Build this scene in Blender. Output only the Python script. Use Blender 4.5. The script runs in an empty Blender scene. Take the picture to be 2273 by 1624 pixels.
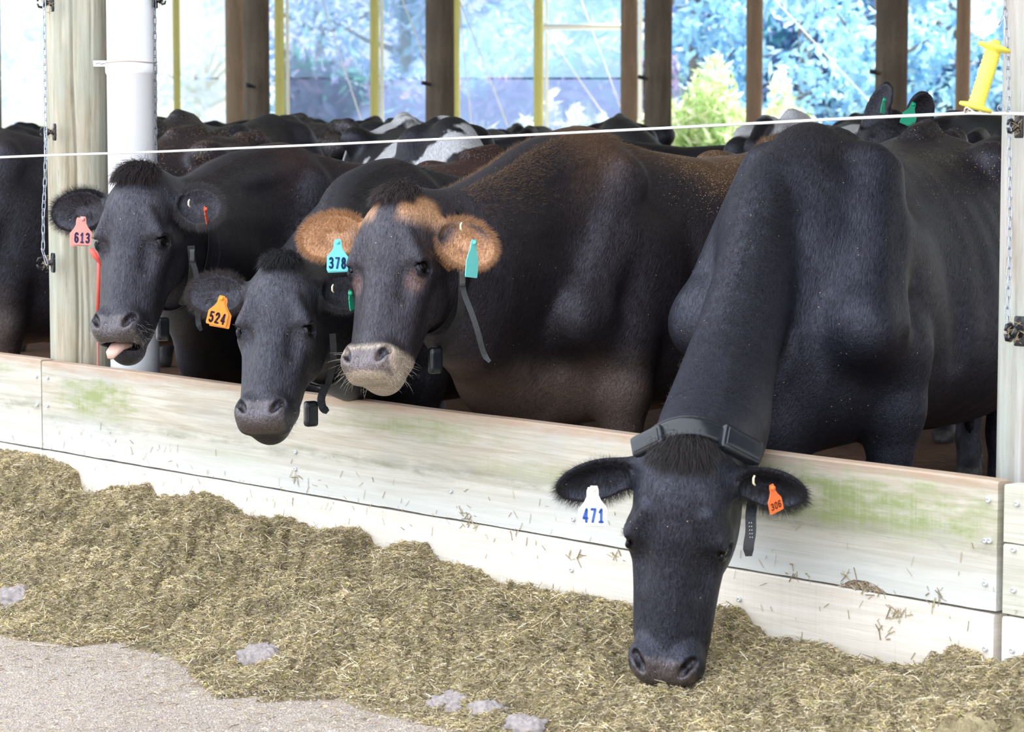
import bpy, math, random
import numpy as np
from mathutils import Vector, Matrix
sc = bpy.context.scene
COL = sc.collection
rng = np.random.default_rng(7)
random.seed(7)

# ------------------------------------------------------------------ camera
FPX, IW, IH = 6000.0, 2273.0, 1624.0
EYE = 1.41
PITCH = math.atan(548.0 / FPX)
SP, CP = math.sin(PITCH), math.cos(PITCH)
cam_d = bpy.data.cameras.new('camera')
cam_d.sensor_width = 36.0
cam_d.lens = FPX / IW * 36.0
cam_d.clip_start = 0.1
cam_d.clip_end = 500
cam_d.dof.use_dof = True
cam_d.dof.focus_distance = 7.6
cam_d.dof.aperture_fstop = 8.0
cam = bpy.data.objects.new('camera', cam_d)
cam.location = (0, 0, EYE)
cam.rotation_euler = (math.pi / 2 - PITCH, 0, 0)
COL.objects.link(cam)
sc.camera = cam

# ------------------------------------------------------------------ light
world = bpy.data.worlds.new('sky')
sc.world = world
world.use_nodes = True
wn = world.node_tree
bg = wn.nodes['Background']
bg.inputs['Color'].default_value = (0.88, 0.93, 1.0, 1)
_g = wn.nodes.new('ShaderNodeTexCoord'); _d = wn.nodes.new('ShaderNodeVectorMath'); _d.operation = 'DOT_PRODUCT'
_d.inputs[1].default_value = (-0.70, -0.54, 0.46)          # brightest part of the cloudy sky: behind the camera, to the left
wn.links.new(_g.outputs['Generated'], _d.inputs[0])
_m = wn.nodes.new('ShaderNodeMapRange'); _m.inputs['From Min'].default_value = -0.9; _m.inputs['From Max'].default_value = 0.95
_m.inputs['To Min'].default_value = 0.9; _m.inputs['To Max'].default_value = 4.0
wn.links.new(_d.outputs['Value'], _m.inputs['Value']); wn.links.new(_m.outputs['Result'], bg.inputs['Strength'])
sun_d = bpy.data.lights.new('sun', 'SUN')
sun_d.energy = 16.0
sun_d.angle = math.radians(1.5)
sun_d.color = (1.0, 0.95, 0.85)
sun = bpy.data.objects.new('sun', sun_d)
COL.objects.link(sun)
sun.rotation_euler = Vector((-0.45, -0.75, -0.85)).to_track_quat('-Z', 'Y').to_euler()
sc.view_settings.view_transform = 'Standard'
sc.view_settings.look = 'None'
sc.view_settings.gamma = 1
sc.view_settings.exposure = 0.0
sc.view_settings.use_curve_mapping = False


def W(px, py, Y):
    """world point seen at pixel (px,py) at world depth Y"""
    a, b = px - IW / 2, IH / 2 - py
    d = np.array([a, FPX * CP + b * SP, -FPX * SP + b * CP])
    return np.array([0, 0, EYE]) + d * (Y / d[1])


def WZ(px, py, z):
    a, b = px - IW / 2, IH / 2 - py
    d = np.array([a, FPX * CP + b * SP, -FPX * SP + b * CP])
    return np.array([0, 0, EYE]) + d * ((z - EYE) / d[2])


# barrier line: u runs along it (away to the left), n points into the pen
BD = np.array([-0.6606, 0.7508])
BN = np.array([0.7508, 0.6606])
B0 = np.array([1.096, 6.02])


def BP(u, v, z=0.0):
    """point from barrier coordinates (v>0 inside the pen)"""
    p = B0 + BD * u + BN * v
    return np.array([p[0], p[1], z])


def onbar(px, py, v=0.0):
    """ray through pixel with the vertical plane at offset v -> (u,z)"""
    a, b = px - IW / 2, IH / 2 - py
    d = np.array([a, FPX * CP + b * SP, -FPX * SP + b * CP])
    t = (B0 @ BN + v) / (d[:2] @ BN)
    p = np.array([0, 0, EYE]) + d * t
    return float((p[:2] - B0) @ BD), float(p[2])


# ------------------------------------------------------------------ helpers
def tag(o, label=None, cat=None, group=None, kind=None):
    if label: o['label'] = label
    if cat: o['category'] = cat
    if group: o['group'] = group
    if kind: o['kind'] = kind
    return o


def mesh_np(name, V, F, mat=None, parent=None, smooth=True, origin=None, attrs=None):
    """V (n,3); F list of arrays (m,3) or (m,4)"""
    V = np.asarray(V, dtype=np.float32)
    if not isinstance(F, list): F = [F]
    F = [np.asarray(f, dtype=np.int32) for f in F if len(f)]
    if origin is None:
        origin = np.zeros(3) if parent is None else np.array(parent.get('_org', (0, 0, 0)))
    V = V - np.asarray(origin, dtype=np.float32)
    me = bpy.data.meshes.new(name)
    me.vertices.add(len(V)); me.vertices.foreach_set('co', V.ravel())
    nl = sum(f.size for f in F); npoly = sum(len(f) for f in F)
    me.loops.add(nl); me.loops.foreach_set('vertex_index', np.concatenate([f.ravel() for f in F]))
    me.polygons.add(npoly)
    tot = np.concatenate([np.full(len(f), f.shape[1], np.int32) for f in F])
    st = np.concatenate([[0], np.cumsum(tot)[:-1]]).astype(np.int32)
    me.polygons.foreach_set('loop_start', st)
    try: me.polygons.foreach_set('loop_total', tot)
    except Exception: pass
    me.polygons.foreach_set('use_smooth', np.full(npoly, smooth))
    me.update(calc_edges=True)
    me.validate()
    if attrs:
        for k, a in attrs.items():
            a = np.asarray(a, dtype=np.float32)
            if a.shape[1] == 4:
                at = me.attributes.new(k, 'FLOAT_COLOR', 'POINT'); at.data.foreach_set('color', a.ravel())
            else:
                at = me.attributes.new(k, 'FLOAT_VECTOR', 'POINT'); at.data.foreach_set('vector', a.ravel())
    o = bpy.data.objects.new(name, me)
    COL.objects.link(o)
    if parent is None:
        o.location = origin
        o['_org'] = [float(x) for x in origin]
    else:
        o.parent = parent
        o['_org'] = [float(x) for x in origin]
    if mat: me.materials.append(mat)
    return o


class MB:
    def __init__(s): s.V = []; s.F3 = []; s.F4 = []; s.n = 0; s.C = []
    def add(s, V, F, col=None):
        V = np.asarray(V, float); F = np.asarray(F, int)
        (s.F3 if F.shape[1] == 3 else s.F4).append(F + s.n)
        s.V.append(V); s.n += len(V)
        s.C.append(np.tile(col, (len(V), 1)) if col is not None and np.ndim(col) == 1 else (col if col is not None else np.ones((len(V), 4))))
    def box(s, c, h, R=None, col=None):
        P = np.array([[x, y, z] for x in (-1, 1) for y in (-1, 1) for z in (-1, 1)], float) * np.asarray(h)
        if R is not None: P = P @ np.asarray(R).T
        s.add(P + np.asarray(c), [[0, 1, 3, 2], [4, 6, 7, 5], [0, 4, 5, 1], [2, 3, 7, 6], [0, 2, 6, 4], [1, 5, 7, 3]], col)
    def rbox(s, c, h, r, R=None, n=3):
        """rounded box"""
        h = np.asarray(h, float); m = 2 + 2 * n
        dirs = []; t = np.linspace(-1, 1, 9)
        V = []; F = []; base = 0
        for ax in range(3):
            for sg in (-1, 1):
                g = np.zeros((9, 9, 3)); g[..., ax] = sg
                g[..., (ax + 1) % 3] = t[:, None]; g[..., (ax + 2) % 3] = t[None, :]
                g = g.reshape(-1, 3) * h
                inner = np.clip(g, -(h - r), h - r)
                # push samples so the corner arcs are covered
                dlt = g - inner; L = np.linalg.norm(dlt, axis=1, keepdims=True); L[L == 0] = 1
                V.append(inner + dlt / L * r)
                idx = np.arange(81).reshape(9, 9) + base
                q = np.stack([idx[:-1, :-1], idx[1:, :-1], idx[1:, 1:], idx[:-1, 1:]], -1).reshape(-1, 4)
                if sg < 0: q = q[:, ::-1]
                F.append(q); base += 81
        V = np.concatenate(V)
        if R is not None: V = V @ np.asarray(R).T
        s.add(V + np.asarray(c), np.concatenate(F))
    def tube(s, P, r, n=10, cap=True, col=None, squash=None):
        P = np.asarray(P, float); m = len(P)
        r = np.broadcast_to(np.asarray(r, float), (m,))
        T = np.gradient(P, axis=0); T /= np.linalg.norm(T, axis=1, keepdims=True) + 1e-12
        up = np.array([0, 0, 1.0]) if abs(T[0][2]) < .9 else np.array([1.0, 0, 0])
        V = []; a = np.linspace(0, 2 * np.pi, n, endpoint=False)
        u = np.cross(T[0], up); u /= np.linalg.norm(u)
        for i in range(m):
            u = u - T[i] * (u @ T[i]); u /= np.linalg.norm(u) + 1e-12
            w = np.cross(T[i], u)
            V.append(P[i] + r[i] * (np.cos(a)[:, None] * u + np.sin(a)[:, None] * w * (squash or 1)))
        V = np.concatenate(V)
        i = np.arange(m - 1)[:, None] * n; j = np.arange(n)[None]; k = (j + 1) % n
        F = np.stack([i + j, i + k, i + n + k, i + n + j], -1).reshape(-1, 4)
        s.add(V, F, col)
        if cap:
            s.F3.append(np.array([[s.n - n + 0, s.n - n + q, s.n - n + q + 1] for q in range(1, n - 1)]))
            b = s.n - m * n
            s.F3.append(np.array([[b, b + q + 1, b + q] for q in range(1, n - 1)]))
    def lathe(s, prof, c, axis, n=28, col=None):
        """prof: (r, h) pairs along axis from c"""
        ax = np.asarray(axis, float); ax /= np.linalg.norm(ax)
        u = np.cross(ax, [0.3, 0.2, 1.0] if abs(ax[2]) < .9 else [1.0, 0, 0]); u /= np.linalg.norm(u); w = np.cross(ax, u)
        a = np.linspace(0, 2 * np.pi, n, endpoint=False)
        V = np.concatenate([np.asarray(c) + ax * h + r * (np.cos(a)[:, None] * u + np.sin(a)[:, None] * w) for r, h in prof])
        m = len(prof); i = np.arange(m - 1)[:, None] * n; j = np.arange(n)[None]; k = (j + 1) % n
        s.add(V, np.stack([i + j, i + k, i + n + k, i + n + j], -1).reshape(-1, 4), col)
    def ell(s, c, r, R=None, n=16, col=None):
        th = np.linspace(0, np.pi, n // 2 + 1); ph = np.linspace(0, 2 * np.pi, n, endpoint=False)
        V = np.stack([np.sin(th)[:, None] * np.cos(ph), np.sin(th)[:, None] * np.sin(ph), np.cos(th)[:, None] * np.ones(n)], -1).reshape(-1, 3) * np.asarray(r)
        if R is not None: V = V @ np.asarray(R).T
        m = n // 2 + 1; i = np.arange(m - 1)[:, None] * n; j = np.arange(n)[None]; k = (j + 1) % n
        s.add(V + np.asarray(c), np.stack([i + j, i + n + j, i + n + k, i + k], -1).reshape(-1, 4), col)
    def build(s, name, mat, parent=None, smooth=True, origin=None, colors=False):
        F = []
        if s.F3: F.append(np.concatenate(s.F3))
        if s.F4: F.append(np.concatenate(s.F4))
        at = {'tint': np.concatenate(s.C)} if colors else None
        return mesh_np(name, np.concatenate(s.V), F, mat, parent, smooth, origin, at)


def Rz(a):
    c, s_ = math.cos(a), math.sin(a)
    return np.array([[c, -s_, 0], [s_, c, 0], [0, 0, 1.0]])


# ------------------------------------------------------------------ materials
def mat_new(name):
    m = bpy.data.materials.new(name); m.use_nodes = True
    nt = m.node_tree; b = nt.nodes['Principled BSDF']
    return m, nt, b


def simple(name, col, rough=0.5, spec=0.5, metal=0.0, noise=0.0, nscale=60, bump=0.0):
    m, nt, b = mat_new(name)
    b.inputs['Base Color'].default_value = (*col, 1)
    b.inputs['Roughness'].default_value = rough
    b.inputs['Specular IOR Level'].default_value = spec
    b.inputs['Metallic'].default_value = metal
    if noise or bump:
        tc = nt.nodes.new('ShaderNodeTexCoord'); n = nt.nodes.new('ShaderNodeTexNoise')
        n.inputs['Scale'].default_value = nscale; n.inputs['Detail'].default_value = 5
        nt.links.new(tc.outputs['Object'], n.inputs['Vector'])
        if noise:
            mx = nt.nodes.new('ShaderNodeMix'); mx.data_type = 'RGBA'
            mx.inputs['A'].default_value = tuple(max(0, c * (1 - noise)) for c in col) + (1,)
            mx.inputs['B'].default_value = tuple(min(1, c * (1 + noise)) for c in col) + (1,)
            nt.links.new(n.outputs['Fac'], mx.inputs['Factor'])
            nt.links.new(mx.outputs['Result'], b.inputs['Base Color'])
        if bump:
            bp = nt.nodes.new('ShaderNodeBump'); bp.inputs['Strength'].default_value = bump; bp.inputs['Distance'].default_value = 0.004
            nt.links.new(n.outputs['Fac'], bp.inputs['Height']); nt.links.new(bp.outputs['Normal'], b.inputs['Normal'])
    return m


class NT:
    """tiny node helper"""
    def __init__(s, nt): s.nt = nt
    def n(s, t, **kw):
        nd = s.nt.nodes.new('ShaderNode' + t)
        for k, v in kw.items():
            if k in nd.inputs: nd.inputs[k].default_value = v
            else: setattr(nd, k, v)
        return nd
    def l(s, a, b): s.nt.links.new(a, b)
    def noise(s, vec, scale, detail=5, rough=0.6, dist=0.0):
        nd = s.n('TexNoise'); nd.inputs['Scale'].default_value = scale; nd.inputs['Detail'].default_value = detail
        nd.inputs['Roughness'].default_value = rough; nd.inputs['Distortion'].default_value = dist
        s.l(vec, nd.inputs['Vector']); return nd.outputs['Fac']
    def mapping(s, vec, scale=(1, 1, 1), loc=(0, 0, 0), rot=(0, 0, 0)):
        nd = s.n('Mapping'); nd.inputs['Scale'].default_value = scale; nd.inputs['Location'].default_value = loc; nd.inputs['Rotation'].default_value = rot
        s.l(vec, nd.inputs['Vector']); return nd.outputs['Vector']
    def ramp(s, fac, stops):
        nd = s.n('ValToRGB'); cr = nd.color_ramp
        while len(cr.elements) < len(stops): cr.elements.new(0.5)
        for e, (p, c) in zip(cr.elements, stops):
            e.position = p; e.color = (*c, 1) if np.ndim(c) else (c, c, c, 1)
        s.l(fac, nd.inputs['Fac']); return nd.outputs['Color']
    def mix(s, fac, a, b, mode='MIX'):
        nd = s.n('Mix'); nd.data_type = 'RGBA'; nd.blend_type = mode
        for k, v in (('Factor', fac), ('A', a), ('B', b)):
            if hasattr(v, 'is_output') or hasattr(v, 'links'): s.l(v, nd.inputs[k])
            elif k == 'Factor': nd.inputs[0].default_value = v
            else: nd.inputs[k].default_value = (*v, 1)
        return nd.outputs['Result']
    def math(s, op, a, b=None, clamp=False):
        nd = s.n('Math'); nd.operation = op; nd.use_clamp = clamp
        for i, v in enumerate((a, b)):
            if v is None: continue
            if hasattr(v, 'links'): s.l(v, nd.inputs[i])
            else: nd.inputs[i].default_value = v
        return nd.outputs[0]
    def bump(s, h, strength, dist, normal_in):
        nd = s.n('Bump'); nd.inputs['Strength'].default_value = strength; nd.inputs['Distance'].default_value = dist
        s.l(h, nd.inputs['Height']); s.l(nd.outputs['Normal'], normal_in)


def coat_mat():
    m, nt, b = mat_new('short_coat'); h = NT(nt)
    a = h.n('Attribute'); a.attribute_name = 'coat'
    f = h.n('Attribute'); f.attribute_name = 'furco'
    dz = h.n('Attribute'); dz.attribute_name = 'dust'
    wob = h.n('TexNoise'); wob.inputs['Scale'].default_value = 22; wob.inputs['Detail'].default_value = 3; h.l(f.outputs['Vector'], wob.inputs['Vector'])
    v = h.n('VectorMath'); v.operation = 'MULTIPLY_ADD'; h.l(wob.outputs['Color'], v.inputs[0]); v.inputs[1].default_value = (.022, .022, .022); h.l(f.outputs['Vector'], v.inputs[2])
    fv = v.outputs['Vector']
    n1 = h.noise(h.mapping(fv, (640, 640, 80)), 1.0, 3, .6)
    n3 = h.noise(h.mapping(fv, (210, 210, 42)), 1.0, 3, .6)
    n2 = h.noise(f.outputs['Vector'], 11, 4, .6)
    st = h.math('ADD', h.math('MULTIPLY', n1, .6), h.math('MULTIPLY', n3, .4))
    k = h.ramp(st, [(.36, .35), (.50, .85), (.66, 1.5)])
    c = h.mix(1.0, a.outputs['Color'], k, 'MULTIPLY')
    vo = h.n('TexVoronoi'); vo.inputs['Scale'].default_value = 230; h.l(h.mapping(fv, (1, 1, 1.3)), vo.inputs['Vector'])
    sp = h.math('LESS_THAN', vo.outputs['Distance'], .33)
    sel = h.n('SeparateXYZ'); h.l(vo.outputs['Color'], sel.inputs[0])
    c = h.mix(h.math('MULTIPLY', h.math('MULTIPLY', sp, h.math('LESS_THAN', sel.outputs['X'], h.math('MULTIPLY', dz.outputs['Fac'], 1.1))), .9), c, (.50, .36, .20))
    h.l(c, b.inputs['Base Color'])
    sl = h.math('MULTIPLY', h.ramp(st, [(.36, .30), (.62, 1.0)]), 1.05)
    pad = h.math('SUBTRACT', 1.0, a.outputs['Alpha'])
    h.l(h.math('ADD', h.math('MULTIPLY', sl, h.math('ADD', .45, h.math('MULTIPLY', n2, .8))), h.math('MULTIPLY', pad, .3)), b.inputs['Specular IOR Level'])
    rr = h.math('SUBTRACT', h.math('ADD', .40, h.math('MULTIPLY', n1, .14)), h.math('MULTIPLY', pad, .35))
    h.l(rr, b.inputs['Roughness'])
    b.inputs['Specular Tint'].default_value = (.78, .80, 1, 1)
    hh = h.math('ADD', h.math('MULTIPLY', n1, .7), h.math('ADD', h.math('MULTIPLY', n3, 1.3), h.math('MULTIPLY', n2, 2.0)))
    h.bump(hh, .8, .0022, b.inputs['Normal'])
    return m


M = {}
M['coat'] = coat_mat()


def attr_mat(name, attr='tint', rough=.7, spec=.2, trans=0.0):
    m, nt, b = mat_new(name); h = NT(nt)
    a = h.n('Attribute'); a.attribute_name = attr
    h.l(a.outputs['Color'], b.inputs['Base Color'])
    b.inputs['Roughness'].default_value = rough; b.inputs['Specular IOR Level'].default_value = spec
    if trans:
        t = h.n('BsdfTranslucent'); h.l(a.outputs['Color'], t.inputs['Color'])
        mx = h.n('MixShader'); mx.inputs[0].default_value = trans
        out = nt.nodes['Material Output']
        h.l(b.outputs[0], mx.inputs[1]); h.l(t.outputs[0], mx.inputs[2]); h.l(mx.outputs[0], out.inputs['Surface'])
    return m


M['hair'] = attr_mat('long_hair', rough=.45, spec=.4)
M['eye'] = simple('cow_eye', (0.005, 0.0035, 0.003), .03, .25)
M['tongue'] = simple('tongue', (.55, .36, .30), .35, .5, noise=.15, nscale=90, bump=.3)
M['strap'] = simple('collar_strap', (.010, .011, .014), .5, .4, noise=.4, nscale=120, bump=.3)
M['blackplastic'] = simple('black_plastic', (.010, .013, .018), .25, .5, noise=.5, nscale=40, bump=.15)
M['chain'] = simple('galvanised_chain', (.42, .47, .55), .42, .5, metal=.7, noise=.3, nscale=200)
M['darkchain'] = simple('weathered_chain', (.16, .17, .2), .5, .5, metal=.6, noise=.3, nscale=200)
M['rope'] = simple('white_fence_rope', (.82, .82, .82), .6, .3, bump=.5, nscale=500)
M['yellow'] = simple('yellow_plastic', (.86, .78, .10), .35, .5, noise=.08, nscale=30, bump=.1)
M['red'] = simple('red_plastic', (.72, .10, .08), .4, .5, noise=.15, nscale=60)
M['screw'] = simple('screw_zinc', (.6, .62, .66), .4, .5, metal=.5)
M['whitetag'] = simple('white_plastic_label', (.85, .86, .88), .4, .4)
M['whitepaint'] = simple('white_rail_paint', (.9, .92, .93), .5, .4)


def board_mat(name, greens, base1, base2, dirt=1.0, seed=0.0, band=None, pale_foot=0.0):
    """weathered timber; greens = list of (u, z, ru, rz, strength) algae stains in object coords (x = along board)"""
    m, nt, b = mat_new(name); h = NT(nt)
    tc = h.n('TexCoord'); o = tc.outputs['Object']
    o = h.mapping(o, loc=(seed, seed * .3, 0))
    grain = h.noise(h.mapping(o, (1.1, 1, 26)), 2.2, 8, .65, .6)
    fine = h.noise(h.mapping(o, (7, 7, 260)), 1.0, 4, .6)
    saw = h.noise(h.mapping(o, (190, 190, 4)), 1.0, 3, .6)
    big = h.noise(h.mapping(o, (1.4, 1, 4)), 1.6, 6, .6)
    c = h.mix(h.ramp(grain, [(.36, 0.), (.62, 1.)]), base1, base2)
    c = h.mix(h.math('MULTIPLY', h.ramp(fine, [(.5, 0.), (.7, 1.)]), .22), c, (.42, .38, .33))
    c = h.mix(h.math('MULTIPLY', h.ramp(saw, [(.5, 0.), (.75, 1.)]), .16), c, (.40, .38, .30))
    c = h.mix(h.math('MULTIPLY', h.ramp(big, [(.5, 0.), (.75, 1.)]), .45 * dirt), c, (.40, .44, .48))
    raw = tc.outputs['Object']
    sep = h.n('SeparateXYZ'); h.l(raw, sep.inputs[0])
    gn = h.noise(h.mapping(o, (2.5, 1, 9)), 3.0, 7, .7)
    for (u, z, ru, rz, st) in greens:
        du = h.math('DIVIDE', h.math('SUBTRACT', sep.outputs['X'], u), ru)
        dz = h.math('DIVIDE', h.math('SUBTRACT', sep.outputs['Z'], z), rz)
        rr = h.math('ADD', h.math('MULTIPLY', du, du), h.math('MULTIPLY', dz, dz))
        rr = h.math('ADD', rr, h.math('MULTIPLY', gn, 1.4))
        msk = h.ramp(rr, [(.6, 1.), (1.0, 0.)])
        msk = h.math('MULTIPLY', msk, h.math('MULTIPLY', st, h.math('ADD', .55, saw)))
        c = h.mix(msk, c, (.28, .32, .15))
    if band:      # tan top edge, darker growth-ring band and a paler bluish foot
        zn = h.math('ADD', h.math('DIVIDE', sep.outputs['Z'], .297), h.math('MULTIPLY', h.math('SUBTRACT', gn, .5), .25))
        c = h.mix(h.math('MULTIPLY', h.ramp(zn, [(.88, 0.), (1.0, 1.)]), .7), c, (.40, .26, .18))
        xb = h.math('ADD', zn, h.math('MULTIPLY', sep.outputs['X'], .03))
        bm = h.math('MULTIPLY', h.ramp(xb, [(.40, 0.), (.50, 1.), (.56, .6), (.62, 0.)]), h.ramp(gn, [(.4, 0.), (.62, 1.)]))
        c = h.mix(h.math('MULTIPLY', bm, .55), c, (.17, .19, .13))
        c = h.mix(h.math('MULTIPLY', h.ramp(zn, [(.05, 1.), (.50, 0.)]), pale_foot), c, (.62, .66, .66))
    # dark specks and splashes
    sp = h.noise(h.mapping(o, (30, 30, 14)), 1.5, 4, .7)
    c = h.mix(h.math('MULTIPLY', h.ramp(sp, [(.68, 0.), (.76, 1.)]), .6 * dirt), c, (.22, .17, .11))
    # knots
    vo = h.n('TexVoronoi'); vo.inputs['Scale'].default_value = 1.0
    h.l(h.mapping(o, (1.7, 1, 3.7), (seed * 2, 0, .3)), vo.inputs['Vector'])
    c = h.mix(h.math('MULTIPLY', h.ramp(vo.outputs['Distance'], [(.03, 1.), (.11, 0.)]), .55), c, (.30, .25, .18))
    h.l(c, b.inputs['Base Color'])
    b.inputs['Roughness'].default_value = .8; b.inputs['Specular IOR Level'].default_value = .2
    hh = h.math('ADD', h.math('MULTIPLY', grain, .6), h.math('MULTIPLY', saw, .25))
    h.bump(hh, .35, .004, b.inputs['Normal'])
    return m


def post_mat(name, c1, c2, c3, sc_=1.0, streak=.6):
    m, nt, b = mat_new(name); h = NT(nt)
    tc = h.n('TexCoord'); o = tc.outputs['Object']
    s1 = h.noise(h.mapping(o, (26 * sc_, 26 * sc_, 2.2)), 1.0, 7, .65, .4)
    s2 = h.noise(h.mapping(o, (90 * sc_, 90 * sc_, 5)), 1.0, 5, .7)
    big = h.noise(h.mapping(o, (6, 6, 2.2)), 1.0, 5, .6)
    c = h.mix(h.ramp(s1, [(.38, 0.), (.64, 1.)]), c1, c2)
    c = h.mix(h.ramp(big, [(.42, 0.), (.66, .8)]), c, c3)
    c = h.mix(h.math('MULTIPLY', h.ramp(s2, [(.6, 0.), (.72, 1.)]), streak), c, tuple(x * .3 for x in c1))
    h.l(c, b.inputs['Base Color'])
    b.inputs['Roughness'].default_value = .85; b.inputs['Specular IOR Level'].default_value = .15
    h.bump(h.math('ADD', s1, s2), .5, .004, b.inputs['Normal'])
    return m


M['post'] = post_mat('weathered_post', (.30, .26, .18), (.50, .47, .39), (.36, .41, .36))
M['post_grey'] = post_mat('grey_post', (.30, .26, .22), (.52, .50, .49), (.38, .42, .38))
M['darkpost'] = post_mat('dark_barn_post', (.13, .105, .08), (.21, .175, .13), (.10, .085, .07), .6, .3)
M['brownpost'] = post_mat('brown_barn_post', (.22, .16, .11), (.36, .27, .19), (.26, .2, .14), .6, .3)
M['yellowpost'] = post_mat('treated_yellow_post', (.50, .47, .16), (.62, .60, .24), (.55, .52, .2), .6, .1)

# ------------------------------------------------------------------ ground and silage
def ground_mat():
    m, nt, b = mat_new('gravelly_concrete'); h = NT(nt)
    tc = h.n('TexCoord'); o = tc.outputs['Object']
    n1 = h.noise(o, 3.0, 6, .6); n2 = h.noise(o, 90, 5, .7); n3 = h.noise(h.mapping(o, rot=(0, 0, .5), scale=(9, 40, 9)), 1.5, 6, .7)
    c = h.mix(h.ramp(n1, [(.35, 0.), (.65, 1.)]), (.44, .35, .29), (.56, .47, .41))
    c = h.mix(h.ramp(n3, [(.5, 0.), (.75, .6)]), c, (.24, .165, .12))
    vo = h.n('TexVoronoi'); vo.inputs['Scale'].default_value = 210; h.l(h.mapping(o, scale=(1, .7, 1)), vo.inputs['Vector'])
    vc = h.ramp(h.math('FRACT', h.math('MULTIPLY', vo.outputs['Color'], 7.0)), [(0., (.22, .20, .20)), (.3, (.44, .38, .33)), (.65, (.50, .44, .38)), (.85, (.66, .62, .58)), (1., (.26, .20, .15))])
    c = h.mix(.55, c, vc)
    h.l(c, b.inputs['Base Color']); b.inputs['Roughness'].default_value = .9; b.inputs['Specular IOR Level'].default_value = .15
    h.bump(h.math('ADD', n2, vo.outputs['Distance']), .8, .006, b.inputs['Normal'])
    return m


M['ground'] = ground_mat()
M['bedding'] = simple('brown_bedding', (.13, .075, .05), .95, .1, noise=.6, nscale=18, bump=1.0)
M['farm_grass'] = simple('paddock_grass', (.42, .42, .30), .9, .1, noise=.4, nscale=3, bump=.5)


def fbm(P, seed=0, octaves=5, f0=1.0, gain=.5):
    """cheap smooth pseudo-noise from random plane waves"""
    r = np.random.default_rng(seed); out = np.zeros(len(P)); a = 1.0; f = f0; tot = 0
    for o in range(octaves):
        acc = 0
        for k in range(6):
            d = r.normal(size=P.shape[1]); d /= np.linalg.norm(d)
            acc = acc + np.sin((P @ d) * f * 2 * np.pi * r.uniform(.7, 1.3) + r.uniform(0, 6.28))
        out += a * acc / 3.5; tot += a; a *= gain; f *= 2
    return out / tot


def grid_mesh(name, xs, ys, fn, mat, **kw):
    X, Y = np.meshgrid(xs, ys, indexing='ij'); V = fn(X.ravel(), Y.ravel())
    nx, ny = len(xs), len(ys); idx = np.arange(nx * ny).reshape(nx, ny)
    F = np.stack([idx[:-1, :-1], idx[1:, :-1], idx[1:, 1:], idx[:-1, 1:]], -1).reshape(-1, 4)
    return mesh_np(name, V, F, mat, **kw)


def gfn(x, y):
    P = np.stack([x, y], 1); z = .006 * fbm(P, 3, 4, 1.5) + .003 * fbm(P, 5, 3, 12) - .008
    return np.stack([x, y, z], 1)


g = grid_mesh('ground', np.concatenate([[-40, -14, -6, -3], np.arange(-2.2, 2.3, .03), [3, 6, 14, 40]]), np.concatenate([[-30, -6, 0, 3], np.arange(5, 9.2, .03), [10]]), gfn, M['ground'])
tag(g, 'pale gravelly concrete feed lane in front of the timber barrier', 'ground', kind='structure')
# keep the lane on the camera side of the barrier, bedding on the other
pf = MB()
L0, L1 = BP(-8, .0, -.004), BP(26, .0, -.004)
pf.add([BP(-30, .03, .012), BP(40, .03, .012), BP(40, 40, .012), BP(-30, 40, .012)], [[0, 3, 2, 1]])
o = pf.build('floor', M['bedding'], smooth=False); tag(o, 'brown bedding floor of the cattle pen', 'floor', kind='structure')
pf = MB(); pf.add([(-90, 25.5, .03), (90, 25.5, .03), (90, 160, .03), (-90, 160, .03)], [[0, 1, 2, 3]])
o = pf.build('paddock', M['farm_grass'], smooth=False); tag(o, 'sunlit grass paddock beyond the barn', 'paddock', kind='structure')

# silage profile read off the boards
top_px = [(-60, 1000), (0, 1008), (60, 1015), (130, 1040), (158, 1058), (168, 1108), (215, 1112), (240, 1092), (300, 1087), (318, 1083), (330, 1112), (400, 1112), (440, 1102), (500, 1128), (530, 1158), (590, 1166), (620, 1160), (690, 1188), (780, 1184), (805, 1200), (820, 1245), (880, 1215), (930, 1218), (960, 1262), (1050, 1278), (1090, 1312), (1200, 1330), (1300, 1340), (1380, 1362), (1430, 1385), (1500, 1400), (1575, 1395), (1625, 1358), (1655, 1400), (1700, 1438), (1800, 1442), (1850, 1466), (1900, 1488), (1960, 1502), (2060, 1498), (2130, 1455), (2165, 1478), (2205, 1492), (2245, 1475), (2300, 1455), (2500, 1490)]
out_px = [(-400, 1230), (-60, 1330), (0, 1345), (70, 1390), (130, 1400), (230, 1420), (350, 1418), (440, 1400), (480, 1470), (560, 1530), (640, 1538), (750, 1515), (830, 1530), (950, 1575), (1100, 1608), (1230, 1640), (1400, 1690), (1700, 1780), (2300, 1990)]
ub, hb = [], []
for p in top_px:
    u, z = onbar(p[0], p[1], -.03); ub.append(u); hb.append(max(z, .015))
ub, hb = np.array(ub)[::-1], np.array(hb)[::-1]
uo, vo_ = [], []
for p in out_px:
    w = WZ(p[0], p[1], 0.0); q = w[:2] - B0; uo.append(q @ BD); vo_.append(-(q @ BN))
s_ = np.argsort(uo); uo, vo_ = np.array(uo)[s_], np.array(vo_)[s_]


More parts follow.
